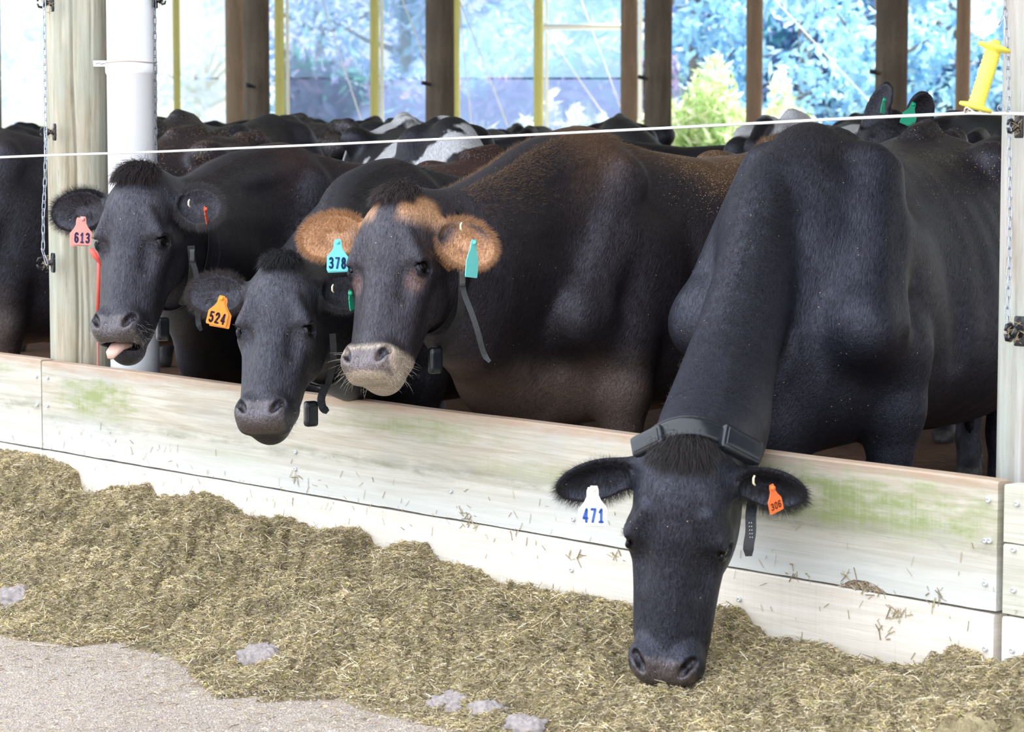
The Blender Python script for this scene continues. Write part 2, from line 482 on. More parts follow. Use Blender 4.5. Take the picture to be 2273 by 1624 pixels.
def silage_h(u, v):
    """height of the feed at u along, v out from the boards"""
    hbu = np.interp(u, ub, hb); V = np.interp(u, uo, vo_)
    P = np.stack([u, v], 1)
    V = V + .04 * fbm(P * [1, 0], 11, 3, 1.8)
    t = np.clip(v / V, 0, 1.3)
    hm = np.interp(u, ub, np.convolve(np.pad(hb, 4, mode='edge'), np.ones(9) / 9, 'valid'))
    prof = (1 - np.clip(t, 0, 1) ** 1.7)
    w = np.clip(v / .16, 0, 1)
    base = (hbu * (1 - w) + np.minimum(hm, .16) * w)
    lump = (.030 * fbm(P, 21, 3, 3.0) + .022 * fbm(P, 22, 3, 7.0)) * np.clip(v / .12, 0, 1) * np.clip((1.12 - t) * 3, 0, 1)
    cl = .026 * np.abs(fbm(P, 27, 2, 14.0)) * np.clip((1.1 - t) * 4, 0, 1) * np.clip(v / .05, .3, 1)
    h = base * prof + lump + cl + .012 * (t < 1) * (1 - t)
    return np.where(t > 1.12, -.03, h)


us = np.arange(-1.2, 5.6, .012); vs = np.arange(0.0, 2.3, .012)
U, Vv = np.meshgrid(us, vs, indexing='ij'); Uf, Vf = U.ravel(), Vv.ravel()
H_ = silage_h(Uf, Vf); P2 = np.stack([Uf, Vf], 1)
H_ = H_ + .006 * fbm(P2, 31, 2, 30)
H_[H_ < -.02] = -.03
SV = np.stack([B0[0] + BD[0] * Uf - BN[0] * Vf, B0[1] + BD[1] * Uf - BN[1] * Vf, H_], 1)
idx = np.arange(len(us) * len(vs)).reshape(len(us), len(vs))
F = np.stack([idx[:-1, :-1], idx[:-1, 1:], idx[1:, 1:], idx[1:, :-1]], -1).reshape(-1, 4)
keep = (H_[F] > -.025).any(1); F = F[keep]
n1 = fbm(P2, 41, 4, 6) * .5 + .5
cA, cB = np.array([.20, .16, .09]), np.array([.38, .32, .19])
SC = cA + (cB - cA) * np.clip(n1, 0, 1)[:, None]
sil = MB(); sil.add(SV, F[:, ::-1], np.concatenate([SC, np.ones((len(SC), 1))], 1))


def straws(mb, N, pos_fn, cols, L=(.015, .05), wd=(.0009, .002), lift=.004, tilt=.35, seed=1):
    r = np.random.default_rng(seed)
    P, hfun = pos_fn(r, N); N = len(P)
    a = r.uniform(0, 2 * np.pi, N); el = r.normal(0, tilt, N)
    d = np.stack([np.cos(a) * np.cos(el), np.sin(a) * np.cos(el), np.sin(el)], 1)
    ln = r.uniform(*L, N); w = r.uniform(*wd, N)
    side = np.cross(d, r.normal(size=(N, 3))); side /= np.linalg.norm(side, axis=1, keepdims=True)
    A = P - d * ln[:, None] / 2; B_ = P + d * ln[:, None] / 2
    Mm = P + np.array([0, 0, 1]) * (ln * r.uniform(0, .12, N))[:, None]
    V = np.stack([A - side * w[:, None], A + side * w[:, None], Mm - side * w[:, None], Mm + side * w[:, None], B_ - side * w[:, None] * .6, B_ + side * w[:, None] * .6], 1)
    V[..., 2] += lift
    F = (np.arange(N)[:, None, None] * 6 + np.array([[0, 1, 3, 2], [2, 3, 5, 4]])[None]).reshape(-1, 4)
    ci = r.integers(0, len(cols), N); c = np.array(cols)[ci] * r.uniform(.75, 1.25, (N, 1)) * (.92 + .30 * fbm(P[:, :2], 61, 3, 4.0) + .18 * fbm(P[:, :2], 62, 2, 22.0))[:, None]
    C4 = np.repeat(np.concatenate([c, np.ones((N, 1))], 1), 6, axis=0)
    mb.add(V.reshape(-1, 3), F, C4)


straw_cols = [(.62, .51, .31), (.52, .43, .25), (.42, .35, .20), (.70, .61, .42), (.27, .215, .14), (.50, .45, .20), (.75, .68, .52), (.36, .29, .22), (.30, .255, .17), (.58, .47, .31)]


def pos_sil(r, N):
    n_ = N; u = r.uniform(-.6, 5.3, N * 5); v = r.uniform(0.005, 1.7, N * 5)
    X_, Y_ = B0[0] + BD[0] * u - BN[0] * v, B0[1] + BD[1] * u - BN[1] * v; f_ = Y_ * CP + EYE * SP; px_ = IW / 2 + FPX * X_ / f_; py_ = IH / 2 - FPX * (Y_ * SP - EYE * CP) / f_
    k_ = (px_ > -60) & (px_ < IW + 60) & (py_ < IH + 120) & (v < np.interp(u, uo, vo_) * 1.15); u, v = u[k_], v[k_]
    h = silage_h(u, v) + .006 * fbm(np.stack([u, v], 1), 31, 2, 30)
    k = h > .0; u, v, h = u[k][:N], v[k][:N], h[k][:N]
    return np.stack([B0[0] + BD[0] * u - BN[0] * v, B0[1] + BD[1] * u - BN[1] * v, h], 1), None


straws(sil, 300000, pos_sil, straw_cols, (.007, .026), (.0006, .0014), .0015, .30, 3)
straws(sil, 9000, pos_sil, straw_cols, (.025, .06), (.0006, .0014), .004, .5, 4)
straws(sil, 7000, pos_sil, [(.6, .52, .3), (.66, .6, .42), (.5, .44, .14)], (.004, .010), (.0015, .0035), .003, .4, 5)
M['silage'] = attr_mat('chopped_silage', rough=.75, spec=.2, trans=.2)
_nt = M['silage'].node_tree; _h = NT(_nt); _tc = _h.n('TexCoord'); _w = _h.n('TexNoise'); _w.inputs['Scale'].default_value = 60; _h.l(_tc.outputs['Object'], _w.inputs['Vector'])
_v = _h.n('VectorMath'); _v.operation = 'MULTIPLY_ADD'; _h.l(_w.outputs['Color'], _v.inputs[0]); _v.inputs[1].default_value = (.06, .06, .06); _h.l(_tc.outputs['Object'], _v.inputs[2])
_n = _h.noise(_h.mapping(_v.outputs['Vector'], (420, 110, 260)), 1.0, 4, .75); _c = _h.mix(1.0, _nt.nodes['Attribute'].outputs['Color'], _h.ramp(_n, [(.35, .45), (.5, 1.), (.66, 1.7)]), 'MULTIPLY')
_h.l(_c, _nt.nodes['Principled BSDF'].inputs['Base Color'])
o = sil.build('silage', M['silage'], colors=True, smooth=False)
tag(o, 'long heap of yellow-green chopped silage spread along the foot of the barrier', 'silage', kind='stuff')

# loose gravel and straw bits on the lane
gv = MB()
N = 16000
r = np.random.default_rng(12)
px = r.uniform(-60, 2330, N); py = 1300 + 360 * r.uniform(0, 1, N) ** .7
Pg = np.array([WZ(a, b_, 0.0) for a, b_ in zip(px, py)])
q = Pg[:, :2] - B0; uu = q @ BD; vv = -(q @ BN)
k = (vv > np.interp(uu, uo, vo_) * .97); Pg = Pg[k]; N = len(Pg)
oc = np.array([[1, 0, 0], [-1, 0, 0], [0, 1, 0], [0, -1, 0], [0, 0, 1], [0, 0, -1]], float)
of = np.array([[0, 2, 4], [2, 1, 4], [1, 3, 4], [3, 0, 4], [2, 0, 5], [1, 2, 5], [3, 1, 5], [0, 3, 5]])
sz = r.uniform(.0010, .0036, (N, 1, 1)) * r.uniform(.6, 1.3, (N, 6, 3)) * np.array([1, 1, .7])
V = oc[None] * sz; an = r.uniform(0, 6.28, N); c_, s2 = np.cos(an), np.sin(an)
V = np.stack([V[..., 0] * c_[:, None] - V[..., 1] * s2[:, None], V[..., 0] * s2[:, None] + V[..., 1] * c_[:, None], V[..., 2]], -1) + Pg[:, None] + [0, 0, .0]
gc = np.array([(.50, .44, .38), (.58, .52, .46), (.40, .35, .30), (.33, .33, .35), (.48, .38, .28), (.64, .60, .55)])[r.integers(0, 6, N)] * r.uniform(.8, 1.1, (N, 1))
gv.add(V.reshape(-1, 3), (np.arange(N)[:, None, None] * 6 + of[None]).reshape(-1, 3), np.repeat(np.concatenate([gc, np.ones((N, 1))], 1), 6, 0))


def pos_lane(r, N):
    px = r.uniform(-60, 2330, N * 2); py = 1330 + 330 * r.uniform(0, 1, N * 2)
    P = np.array([WZ(a, b_, 0.0) for a, b_ in zip(px, py)]); q = P[:, :2] - B0
    d = -(q @ BN) - np.interp(q @ BD, uo, vo_)
    k = (d > -.03) & (r.uniform(0, 1, len(d)) < np.exp(-np.clip(d, 0, 9) / .22) + .12)
    return P[k][:N], None


straws(gv, 9000, pos_lane, [(.42, .34, .22), (.5, .42, .28), (.3, .22, .15), (.55, .5, .34)], (.008, .035), (.0006, .0014), -.001, .12, 9)
M['gravel'] = attr_mat('loose_gravel', rough=.85, spec=.2)
o = gv.build('gravel', M['gravel'], colors=True, smooth=False)
tag(o, 'loose gravel and straw bits scattered over the concrete lane', 'gravel', kind='stuff')

# pale clods of trodden mud
M['clod'] = simple('dried_mud', (.30, .265, .26), .9, .15, noise=.6, nscale=70, bump=1.0)


def clod(px, py, w, d, hgt, seed, label):
    c = WZ(px, py, .0)
    for _ in range(4):
        q_ = c[:2] - B0; c = WZ(px, py, max(0.0, float(silage_h(np.array([q_ @ BD]), np.array([-(q_ @ BN)]))[0]) - .004))
    th = np.linspace(0, np.pi, 37); ph = np.linspace(0, 2 * np.pi, 72, endpoint=False)
    D = np.stack([np.sin(th)[:, None] * np.cos(ph), np.sin(th)[:, None] * np.sin(ph), np.cos(th)[:, None] * np.ones(72)], -1).reshape(-1, 3)
    rad = 1 + .25 * fbm(D, seed, 4, .8, .6) + .22 * np.abs(fbm(D, seed + 1, 3, 2.2))
    V = D * rad[:, None] * np.array([w, d, hgt * 1.15]); 
    a = math.atan2(BD[1], BD[0]); V = V @ Rz(a).T + c + [0, 0, -.004]
    V[:, 2] = np.maximum(V[:, 2], -.03 + c[2])
    i = np.arange(36)[:, None] * 72; j = np.arange(72)[None]; k = (j + 1) % 72
    o = mesh_np('mud_clod', V, np.stack([i + j, i + 72 + j, i + 72 + k, i + k], -1).reshape(-1, 4), M['clod'], origin=c)
    tag(o, label, 'mud clod', 'pale mud clods along the edge of the feed')


clod(582, 1462, .075, .045, .035, 51, 'cracked lilac-grey mud clod standing alone at the silage edge left of centre')
clod(45, 1332, .10, .05, .035, 52, 'grey mud clod lying at the far left edge of the silage')
clod(905, 1530, .08, .05, .030, 53, 'first mud clod of the row at the lower edge, furthest up the lane')
clod(1005, 1572, .075, .05, .035, 54, 'pale mud clod second in the row near the bottom edge')
clod(1090, 1590, .07, .05, .032, 55, 'crumbly mud clod third in the row near the bottom edge')
clod(1165, 1618, .06, .045, .03, 56, 'last mud clod of the row, cut by the bottom of the photo')
clod(1545, 1545, .05, .045, .045, 57, 'straw-covered brown clod lying just below the feeding cow muzzle')

# ------------------------------------------------------------------ barrier boards
BA = math.atan2(BD[1], BD[0])
TH = .048
u_l, zt_l = onbar(93, 800); u_r, zt_r = 0.0, .605
_, zs = onbar(2220, 1365)
ZT = EYE - .81; ZS = ZT - .30
U1 = onbar(93, 900)[0]


def board(name, u0, u1, z0, z1, mat, label, notch=None, group='weathered timber barrier boards', cat='board', seed=0):
    n = max(8, int((u1 - u0) / .02)); us = np.linspace(u0, u1, n); r = np.random.default_rng(seed)
    P = np.stack([us], 1)
    zt = z1 + .0015 * fbm(P, seed, 3, 1.0) - .002 * (np.minimum(us - u0, u1 - us) < .01)
    zb = z0 + .0018 * fbm(P, seed + 5, 4, 3.0)
    if notch:
        for (a, b_, dpt) in notch:
            k = np.clip(1 - np.abs((us - (a + b_) / 2) / ((b_ - a) / 2)) ** 3, 0, 1); zb = zb + dpt * k
    prof = [(0, .0), (0.0, .5), (0, 1.0)]
    V = []; e = .004
    # ring around cross-section: front bottom -> front top -> back top -> back bottom
    for (vv, side) in (((-TH / 2), 'fb'), ((-TH / 2), 'ft'), ((-TH / 2 + e), 'ft2'), ((TH / 2 - e), 'bt2'), ((TH / 2), 'bt'), ((TH / 2), 'bb')):
        z = {'fb': zb, 'ft': zt - e, 'ft2': zt, 'bt2': zt, 'bt': zt - e, 'bb': zb}[side]
        V.append(np.stack([us - u0, np.full(n, -vv), z], 1))
    V = np.stack(V, 1); m = 6
    idx = np.arange(n * m).reshape(n, m); nx = np.roll(idx, -1, 1)
    F = np.stack([idx[:-1], idx[1:], nx[1:], nx[:-1]], -1).reshape(-1, 4)
    V = V.reshape(-1, 3); V[:, 2] -= z0
    caps = np.array([[0, 1, 2, 3], [0, 3, 4, 5]]); caps2 = caps[:, ::-1] + (n - 1) * m
    o = mesh_np(name, V, [np.concatenate([F, caps, caps2])], mat, smooth=False, origin=np.zeros(3))
    o.location = BP(u0, TH / 2, z0); o.rotation_euler = (0, 0, BA); o['_org'] = [0, 0, 0]
    return tag(o, label, cat, group)


mw1 = board_mat('timber_upper_long', [(3.72, .19, .48, .14, 1.0), (.45, .2, 1.0, .15, 1.0), (2.1, .24, .7, .08, .6), (1.4, .16, .9, .07, .45), (3.0, .08, .5, .05, .4)], (.40, .36, .28), (.56, .53, .46), 1.1, 0, .34, .62)
mw2 = board_mat('timber_upper_left', [(.45, .24, .5, .08, .7)], (.44, .41, .34), (.58, .56, .50), 1.0, 7, .4, .4)
mw3 = board_mat('timber_right', [(.3, .12, .5, .12, .9)], (.44, .43, .36), (.58, .57, .50), 1.0, 11)
ml1 = board_mat('timber_lower', [(.4, .02, .3, .04, .3)], (.66, .60, .52), (.78, .73, .66), .5, 4)  # overexposed look of the lower boards put into paler wood colours
ml2 = board_mat('timber_lower_left', [], (.74, .70, .62), (.84, .80, .74), .3, 14)
un = sorted([onbar(1868, 1310)[0], onbar(1962, 1330)[0]])
b1 = board('timber_board', .006, U1 - .003, ZS + .003, ZT, mw1, 'long upper barrier board with green algae stains, the cows reach over it', [(un[0], un[1], .02)], seed=1)
b2 = board('timber_board', U1 + .003, U1 + 4.0, ZS + .003, ZT + .004, mw2, 'short visible upper barrier board left of the vertical joint by the round post', seed=2)
b3 = board('timber_board', .012, U1 - .002, .01, ZS - .003, ml1, 'long pale lower barrier board with silage heaped against it', seed=3)
b4 = board('timber_board', U1 + .002, U1 + 4.0, .01, ZS - .003, ml2, 'pale lower barrier board at the far left behind the silage', seed=4)
b5 = board('timber_board', -4.0, -.012, ZT - .135, ZT - .004, mw3, 'narrow green-stained top board at the right edge of the photo', seed=5)
b6 = board('timber_board', -4.0, -.012, ZS + .003, ZT - .139, mw3, 'middle barrier board at the right edge with a grey screw', seed=6)
b7 = board('timber_board', -4.0, -.012, .01, ZS - .003, ml2, 'overexposed lower board at the right edge past the vertical gap', seed=7)
for (bo, pts) in ((b1, [(2193, 1110), (2186, 1200), (2196, 1200), (2186, 1295), (105, 838), (105, 900), (655, 1003), (655, 1041), (1271, 1042), (1272, 1152), (652, 935), (1000, 1090)]), (b2, [(80, 835), (82, 898)]), (b3, [(1268, 1265), (1640, 1330), (2186, 1440)]), (b5, [(2256, 1118)]), (b6, [(2249, 1220), (2249, 1310)]), (b7, [(2246, 1444)])):
    for p in pts:
        u, z = onbar(p[0], p[1], -.004)
        if bo in (b7,): u = min(u, -.02)
        s = MB(); s.lathe([(0.0001, .003), (.0022, .003), (.0025, .0055), (.006, .0055), (.0065, .003), (.0065, -.02)], BP(u, -.001, z), -np.append(BN, 0), 14)
        c = s.build('screw', M['screw'], bo, origin=np.zeros(3))
        c.matrix_parent_inverse = (Matrix.Translation(bo.location) @ bo.rotation_euler.to_matrix().to_4x4()).inverted()
# straw bits stuck on the boards
def pos_board(r, N):
    u = r.uniform(-.4, U1 + .6, N); z = ZS + r.normal(-.02, .06, N); z = np.clip(z, .05, ZT - .04)
    P = np.stack([B0[0] + BD[0] * u - BN[0] * .003, B0[1] + BD[1] * u - BN[1] * .003, z], 1); return P, None
sb = MB(); r = np.random.default_rng(77); cs = [(.30, .25, .14), (.22, .16, .1), (.4, .34, .2)]
for i in range(260):
    u = r.uniform(-.3, U1 + .4); z = float(np.clip(ZS + r.normal(.01, .06), .08, ZT - .05))
    a = r.normal(math.pi / 2, .6); L = r.uniform(.003, .014); w = r.uniform(.0004, .0011)
    dv = np.append(BD * math.cos(a), math.sin(a)); sd = np.append(BD * math.sin(a), -math.cos(a)); P = BP(u, -.0025, z)
    sb.add([P - dv * L - sd * w, P - dv * L + sd * w, P + dv * L + sd * w, P + dv * L - sd * w], [[0, 1, 2, 3]], np.append(np.array(cs[r.integers(0, 3)]), 1))
for (px, py) in ((1925, 1312), (1985, 1360), (1965, 1400), (1375, 1230), (1280, 1235), (1990, 1365), (2080, 1335), (1770, 1270), (1885, 1280), (660, 1062), (1040, 1145), (1050, 1160)):
    u0, z0 = onbar(px, py)
    for i in range(9):
        u = u0 + r.normal(0, .018); z = z0 + r.normal(0, .012); a = r.uniform(0, 3.14); L = r.uniform(.004, .016); w = r.uniform(.0006, .0018)
        dv = np.append(BD * math.cos(a), math.sin(a)); sd = np.append(BD * math.sin(a), -math.cos(a)); P = BP(u, -.003, z)
        sb.add([P - dv * L - sd * w, P - dv * L + sd * w, P + dv * L + sd * w, P + dv * L - sd * w], [[0, 1, 2, 3]], np.append(np.array(cs[r.integers(0, 3)]), 1))
for i in range(420):
    f = r.uniform(0, 1); u = un[0] + (un[1] - un[0]) * f; hh_ = .020 * max(0, 1 - abs(2 * f - 1) ** 3); z = ZS + .002 + r.uniform(0, 1) * hh_; a = r.normal(0, .35); L = r.uniform(.003, .012); w = r.uniform(.0005, .0014)
    dv = np.append(BD * math.cos(a), math.sin(a)); sd = np.append(BD * math.sin(a), -math.cos(a)); P = BP(u, r.uniform(-.001, .012), z)
    sb.add([P - dv * L - sd * w, P - dv * L + sd * w, P + dv * L + sd * w, P + dv * L - sd * w], [[0, 1, 2, 3]], np.append(np.array([(.36, .28, .2), (.24, .18, .13), (.5, .44, .36)][r.integers(0, 3)]), 1))
o = sb.build('stuck_straw', M['gravel'], colors=True, smooth=False); tag(o, 'brown straw scraps stuck to the face of the barrier boards', 'straw', kind='stuff')

# ------------------------------------------------------------------ posts
def post(name, c, rad, h, mat, label, crack=None, seed=0, z0=0.0, bumpy=.003, group=None, nseg=72, nh=150):
    a = np.linspace(0, 2 * np.pi, nseg, endpoint=False); z = np.linspace(z0, h, nh)
    A, Z = np.meshgrid(a, z); A = A.ravel(); Z = Z.ravel()
    P = np.stack([np.cos(A) * 3, np.sin(A) * 3, Z * .5], 1)
    R = rad * (1 + .0) + bumpy * fbm(P, seed, 4, .5)
    if crack is not None:
        for (ca, z_0, z_1, dep, wd) in crack:
            cc = ca + .05 * np.sin(Z * 3.1 + ca) + .02 * np.sin(Z * 11)
            dd = np.abs((A - cc + np.pi) % (2 * np.pi) - np.pi) * rad
            f = np.clip((Z - z_0) * 8, 0, 1) * np.clip((z_1 - Z) * 8, 0, 1)
            R = R - dep * f * np.exp(-(dd / wd) ** 2)
    V = np.stack([c[0] + R * np.cos(A), c[1] + R * np.sin(A), Z], 1)
    idx = np.arange(nh * nseg).reshape(nh, nseg); nx = np.roll(idx, -1, 1)
    F = np.stack([idx[:-1], nx[:-1], nx[1:], idx[1:]], -1).reshape(-1, 4)
    V = np.concatenate([V, [[c[0], c[1], h]]]); top = len(V) - 1
    T = np.array([[idx[-1, i], nx[-1, i], top] for i in range(nseg)])
    o = mesh_np(name, V, [F, T], mat, origin=(c[0], c[1], 0))
    return tag(o, label, 'post', group)


ROOF = 4.2
Yp = 9.25
def post_at(pxl, pxr, Y):
    l, r_ = W(pxl, 500, Y), W(pxr, 500, Y); return np.array([(l[0] + r_[0]) / 2, Y]), (r_[0] - l[0]) / 2
cl, rl = post_at(108, 250, 9.18)
cf = -math.pi / 2
post('wooden_post', cl, rl, ROOF, M['post'], 'thick weathered round post behind the barrier, left of the white pipe', [(cf - .02, .3, 2.5, .016, .004), (cf + .62, 1.55, 2.4, .006, .004), (cf - .35, 1.6, 2.2, .005, .004), (cf + .15, .5, .95, .006, .004), (cf + .35, .6, 1.2, .005, .004), (cf - .25, .9, 1.35, .005, .005)], 2, nseg=220, nh=320)
cr = W(2338, 500, 6.27)[:2]
post('wooden_post', cr, .121, ROOF, M['post_grey'], 'grey weathered round post at the right edge behind the chain', [(cf - .62, .7, 2.0, .008, .004), (cf - .25, .3, 2.2, .01, .005)], 9, nseg=200, nh=300)

# white drain pipe
pl = W(237, 500, 9.0); pr = W(346, 500, 9.0)
cp_ = np.array([(pl[0] + pr[0]) / 2 + .004, 9.02]); rp = (pr[0] - pl[0]) / 2
def pvc():
    m, nt, b = mat_new('white_pvc'); h = NT(nt); tc = h.n('TexCoord'); o = tc.outputs['Object']
    n = h.noise(h.mapping(o, (30, 30, 12)), 1, 6, .7); n2 = h.noise(o, 5, 4, .6)
    c = h.mix(h.ramp(n, [(.66, 0.), (.74, 1.)]), (.86, .88, .91), (.5, .45, .4))
    c = h.mix(h.ramp(n2, [(.45, 0.), (.75, .35)]), c, (.74, .80, .88))
    h.l(c, b.inputs['Base Color']); b.inputs['Roughness'].default_value = .3; return m
M['pvc'] = pvc()
zc = W(290, 146, 9.0)[2]
mbp = MB(); mbp.lathe([(rp, 0), (rp, zc - .03), (rp + .002, zc - .028), (rp + .0045, zc - .02), (rp + .0045, zc + .004), (rp + .0005, zc + .008), (rp - .0015, zc + .012), (rp - .002, ROOF)], (cp_[0], cp_[1], 0), (0, 0, 1), 64)
o = mbp.build('drain_pipe', M['pvc'], origin=(cp_[0], cp_[1], 0)); tag(o, 'white plastic downpipe with a socket joint beside the thick left post', 'pipe')
mbp = MB(); a_ = np.linspace(0, 2 * math.pi, 60)
mbp.tube([(cp_[0] + (rp + .003) * math.cos(t), cp_[1] + (rp + .003) * math.sin(t), zc + .012 + .002 * math.sin(3 * t)) for t in a_], .0016, 6)
mbp.build('joint_rim', simple('rusty_grime', (.36, .27, .22), .8, .2, noise=.5, nscale=80), o)
# small white label nailed to the post
mbp = MB(); wp = W(223, 141, 9.07); mbp.rbox(wp, (.024, .002, .010), .0018)
o = mbp.build('plastic_label', M['whitetag'], origin=wp); tag(o, 'tiny white plastic label fixed between the left post and pipe', 'label')
mbp = MB()
for k in range(4): mbp.box(wp + np.array([-.012 + k * .008, -.0026, .002 * math.sin(k * 2)]), (.004, .0004, .0009), Rz(0))
mbp.build('marking', M['blackplastic'], o)

# ------------------------------------------------------------------ chains, insulators, rope, handle
def chain(pts, mat, label, pitch=.026, wire=.0016, wdt=.0052, seed=0):
    """links threaded along a polyline"""
    pts = np.array(pts); seg = np.linalg.norm(np.diff(pts, axis=0), axis=1); s = np.concatenate([[0], np.cumsum(seg)])
    n = int(s[-1] / pitch); mb = MB(); r = np.random.default_rng(seed)
    for i in range(n + 1):
        t = i * pitch; P = np.array([np.interp(t, s, pts[:, k]) for k in range(3)]); Q = np.array([np.interp(min(t + .01, s[-1]), s, pts[:, k]) for k in range(3)])
        if t + .01 > s[-1]: Q = P + (P - np.array([np.interp(t - .01, s, pts[:, k]) for k in range(3)]))
        T = Q - P; T /= np.linalg.norm(T) + 1e-9
        ang = (i % 2) * math.pi / 2 + .5 + r.normal(0, .2)
        u = np.cross(T, [0, 1, 0]); u /= np.linalg.norm(u); w = np.cross(T, u)
        sd = u * math.cos(ang) + w * math.sin(ang)
        hl = pitch * .64; a = np.linspace(0, 2 * math.pi, 17)
        X = np.clip(np.cos(a) * 1.5, -1, 1) * (hl - wdt) + np.cos(a) * wdt; Yy = np.sin(a) * wdt
        mb.tube([P + T * x + sd * y for x, y in zip(X, Yy)], wire, 6, cap=False)
    o = mb.build('chain', mat, origin=pts[0]); return tag(o, label, 'chain')


Yc = 8.98
chain([W(98, -60, Yc), W(98, 20, Yc), W(101, 290, Yc), W(102, 345, Yc)], M['chain'], 'thin galvanised chain hanging in front of the left post, upper length')
chain([W(102, 300, Yc), W(100, 400, Yc), W(96, 480, Yc), W(96, 560, Yc), W(104, 585, Yc)], M['chain'], 'doubled galvanised chain between the two black insulators of the left post', seed=3)
chain([W(343, -60, 8.97), W(343, 20, 8.97), W(345, 250, 8.97), W(347, 400, 8.97), W(347, 430, 8.97)], M['darkchain'], 'dark chain hanging down the right side of the white pipe', seed=4)
chain([W(2228, -60, 6.13), W(2230, 20, 6.13), W(2236, 80, 6.12), W(2240, 250, 6.12), W(2242, 450, 6.12), W(2240, 600, 6.12), W(2236, 690, 6.12), W(2240, 745, 6.12)], M['chain'], 'pale chain hanging down the right-hand post beside the yellow handle', pitch=.0225, seed=5)


def insulator(c, out, label, s=1.0, seed=0, plate=None):
    """black claw insulator on a nail plate"""
    out = np.asarray(out, float); out /= np.linalg.norm(out); up = np.array([0, 0, 1.0]); sd = np.cross(out, up)
    R = np.stack([sd, out, up], 1); mb = MB()
    mb.rbox(c, np.array([.013, .005, .03]) * s, .004 * s, R)
    mb.lathe([(.0001, 0), (.012 * s, 0), (.013 * s, .006 * s), (.008 * s, .010 * s), (.008 * s, .018 * s), (.012 * s, .02 * s), (.012 * s, .028 * s), (.0001, .03 * s)], c, out, 18)
    for a in (-1, 1):
        P = [c + out * .024 * s + up * a * .006 * s, c + out * .034 * s + up * a * .016 * s, c + out * .045 * s + up * a * .014 * s, c + out * .05 * s + up * a * .004 * s]
        mb.tube(P, [.005 * s, .0045 * s, .004 * s, .003 * s], 8)
    o = mb.build('insulator', M['blackplastic'], origin=c); tag(o, label, 'insulator', 'black chain insulators')
    r = np.random.default_rng(seed); st = MB()
    for i in range(26):
        p = c + out * r.uniform(.0, .035) * s + up * r.normal(0, .012) * s + sd * r.normal(0, .01) * s; d = r.normal(size=3); d /= np.linalg.norm(d)
        st.tube([p - d * .012 * s, p + d * .003 + up * .002, p + d * .014 * s], .0006, 4, col=np.array([.45, .34, .2, 1]))
    o2 = st.build('straw_scraps', M['gravel'], o, colors=True); o2['kind'] = 'stuff'
    o2['label'] = 'brown straw caught in the insulator'


insulator(W(121, 293, 9.04), (-.9, -.35, 0), 'black insulator on the left post at the level of the rope', .95, 1)
insulator(W(118, 583, 9.05), (-.9, -.4, 0), 'black insulator on the left post beside the ear tag 613', 1.1, 2)
insulator(W(116, 6, 9.04), (-.9, -.35, 0), 'black insulator on the left post at the top edge of the photo', 1.0, 3)
insulator(W(344, 0, 8.98), (.8, -.5, 0), 'black insulator above the white pipe at the top edge', .9, 4)
insulator(W(2262, 280, 6.14), (-.7, -.7, 0), 'black insulator on the right post just below the rope', .9, 5)
insulator(W(2264, 735, 6.13), (-.7, -.7, 0), 'straw-filled black insulator low on the right post', 1.15, 6)

rp_ = [W(-120, 352, 9.1), W(0, 349, 8.95), W(98, 345, 8.86), W(345, 337, 8.55), W(760, 319, 8.05), W(1100, 303, 7.6), W(1500, 283, 7.1), W(1900, 262, 6.6), W(2150, 251, 6.25), W(2290, 253, 6.05), W(2400, 255, 5.95)]
rp_ = np.array(rp_); t = np.linspace(0, len(rp_) - 1, 400); rp_i = np.stack([np.interp(t, np.arange(len(rp_)), rp_[:, k]) for k in range(3)], 1)
mb = MB(); mb.tube(rp_i, .0038, 8); o = mb.build('fence_rope', M['rope'], origin=rp_[0]); tag(o, 'thin white electric fence rope stretched across above the cows', 'rope')
# yellow gate handle
hb_, ht_ = W(2165, 240, 6.08), W(2208, 103, 6.08); ax = ht_ - hb_; Lh = np.linalg.norm(ax)
prof = [(.0001, -.004), (.045, -.002), (.047, .002), (.045, .006), (.018, .010)]
for i in range(12):
    z_ = .014 + (Lh - .03) * i / 11; prof += [(.0185, z_), (.0165, z_ + .004)]
prof += [(.018, Lh - .010), (.045, Lh - .006), (.047, Lh - .002), (.044, Lh + .002), (.010, Lh + .006), (.009, Lh + .014), (.0001, Lh + .015)]
prof = [(r_ * .82 if r_ > .02 else r_ * 1.05, z_) for r_, z_ in prof]
mb = MB(); mb.lathe(prof, hb_, ax, 40); o = mb.build('gate_handle', M['yellow'], origin=hb_); tag(o, 'yellow ribbed plastic electric gate handle hanging beside the right post', 'gate handle')
mb = MB(); A = ht_ + ax / Lh * .01
mb.tube([A, A + (W(2214, 60, 6.09) - A) * .8, W(2226, 30, 6.11), W(2231, 14, 6.12), W(2236, 30, 6.12), W(2233, 60, 6.12)], .0015, 7)
mb.build('wire_hook', M['chain'], o)
mb = MB(); r = np.random.default_rng(5)
lp = [hb_ + np.array([.024 * math.cos(a), -.02 * math.sin(a), .006 * math.sin(3 * a) - .004]) for a in np.linspace(0, 9, 40)]
mb.tube(lp, .002, 6); mb.build('rope_knot', M['rope'], o)
# loop of rope end by the right post
mb = MB(); c0 = W(2222, 240, 6.1); mb.tube([c0 + np.array([.008 * math.cos(a), 0, .008 * math.sin(a)]) for a in np.linspace(0, 6, 20)] + [W(2240, 249, 6.1)], .0012, 6)
o = mb.build('wire_loop', M['chain'], origin=c0); tag(o, 'small wire loop on the rope next to the right post', 'wire')
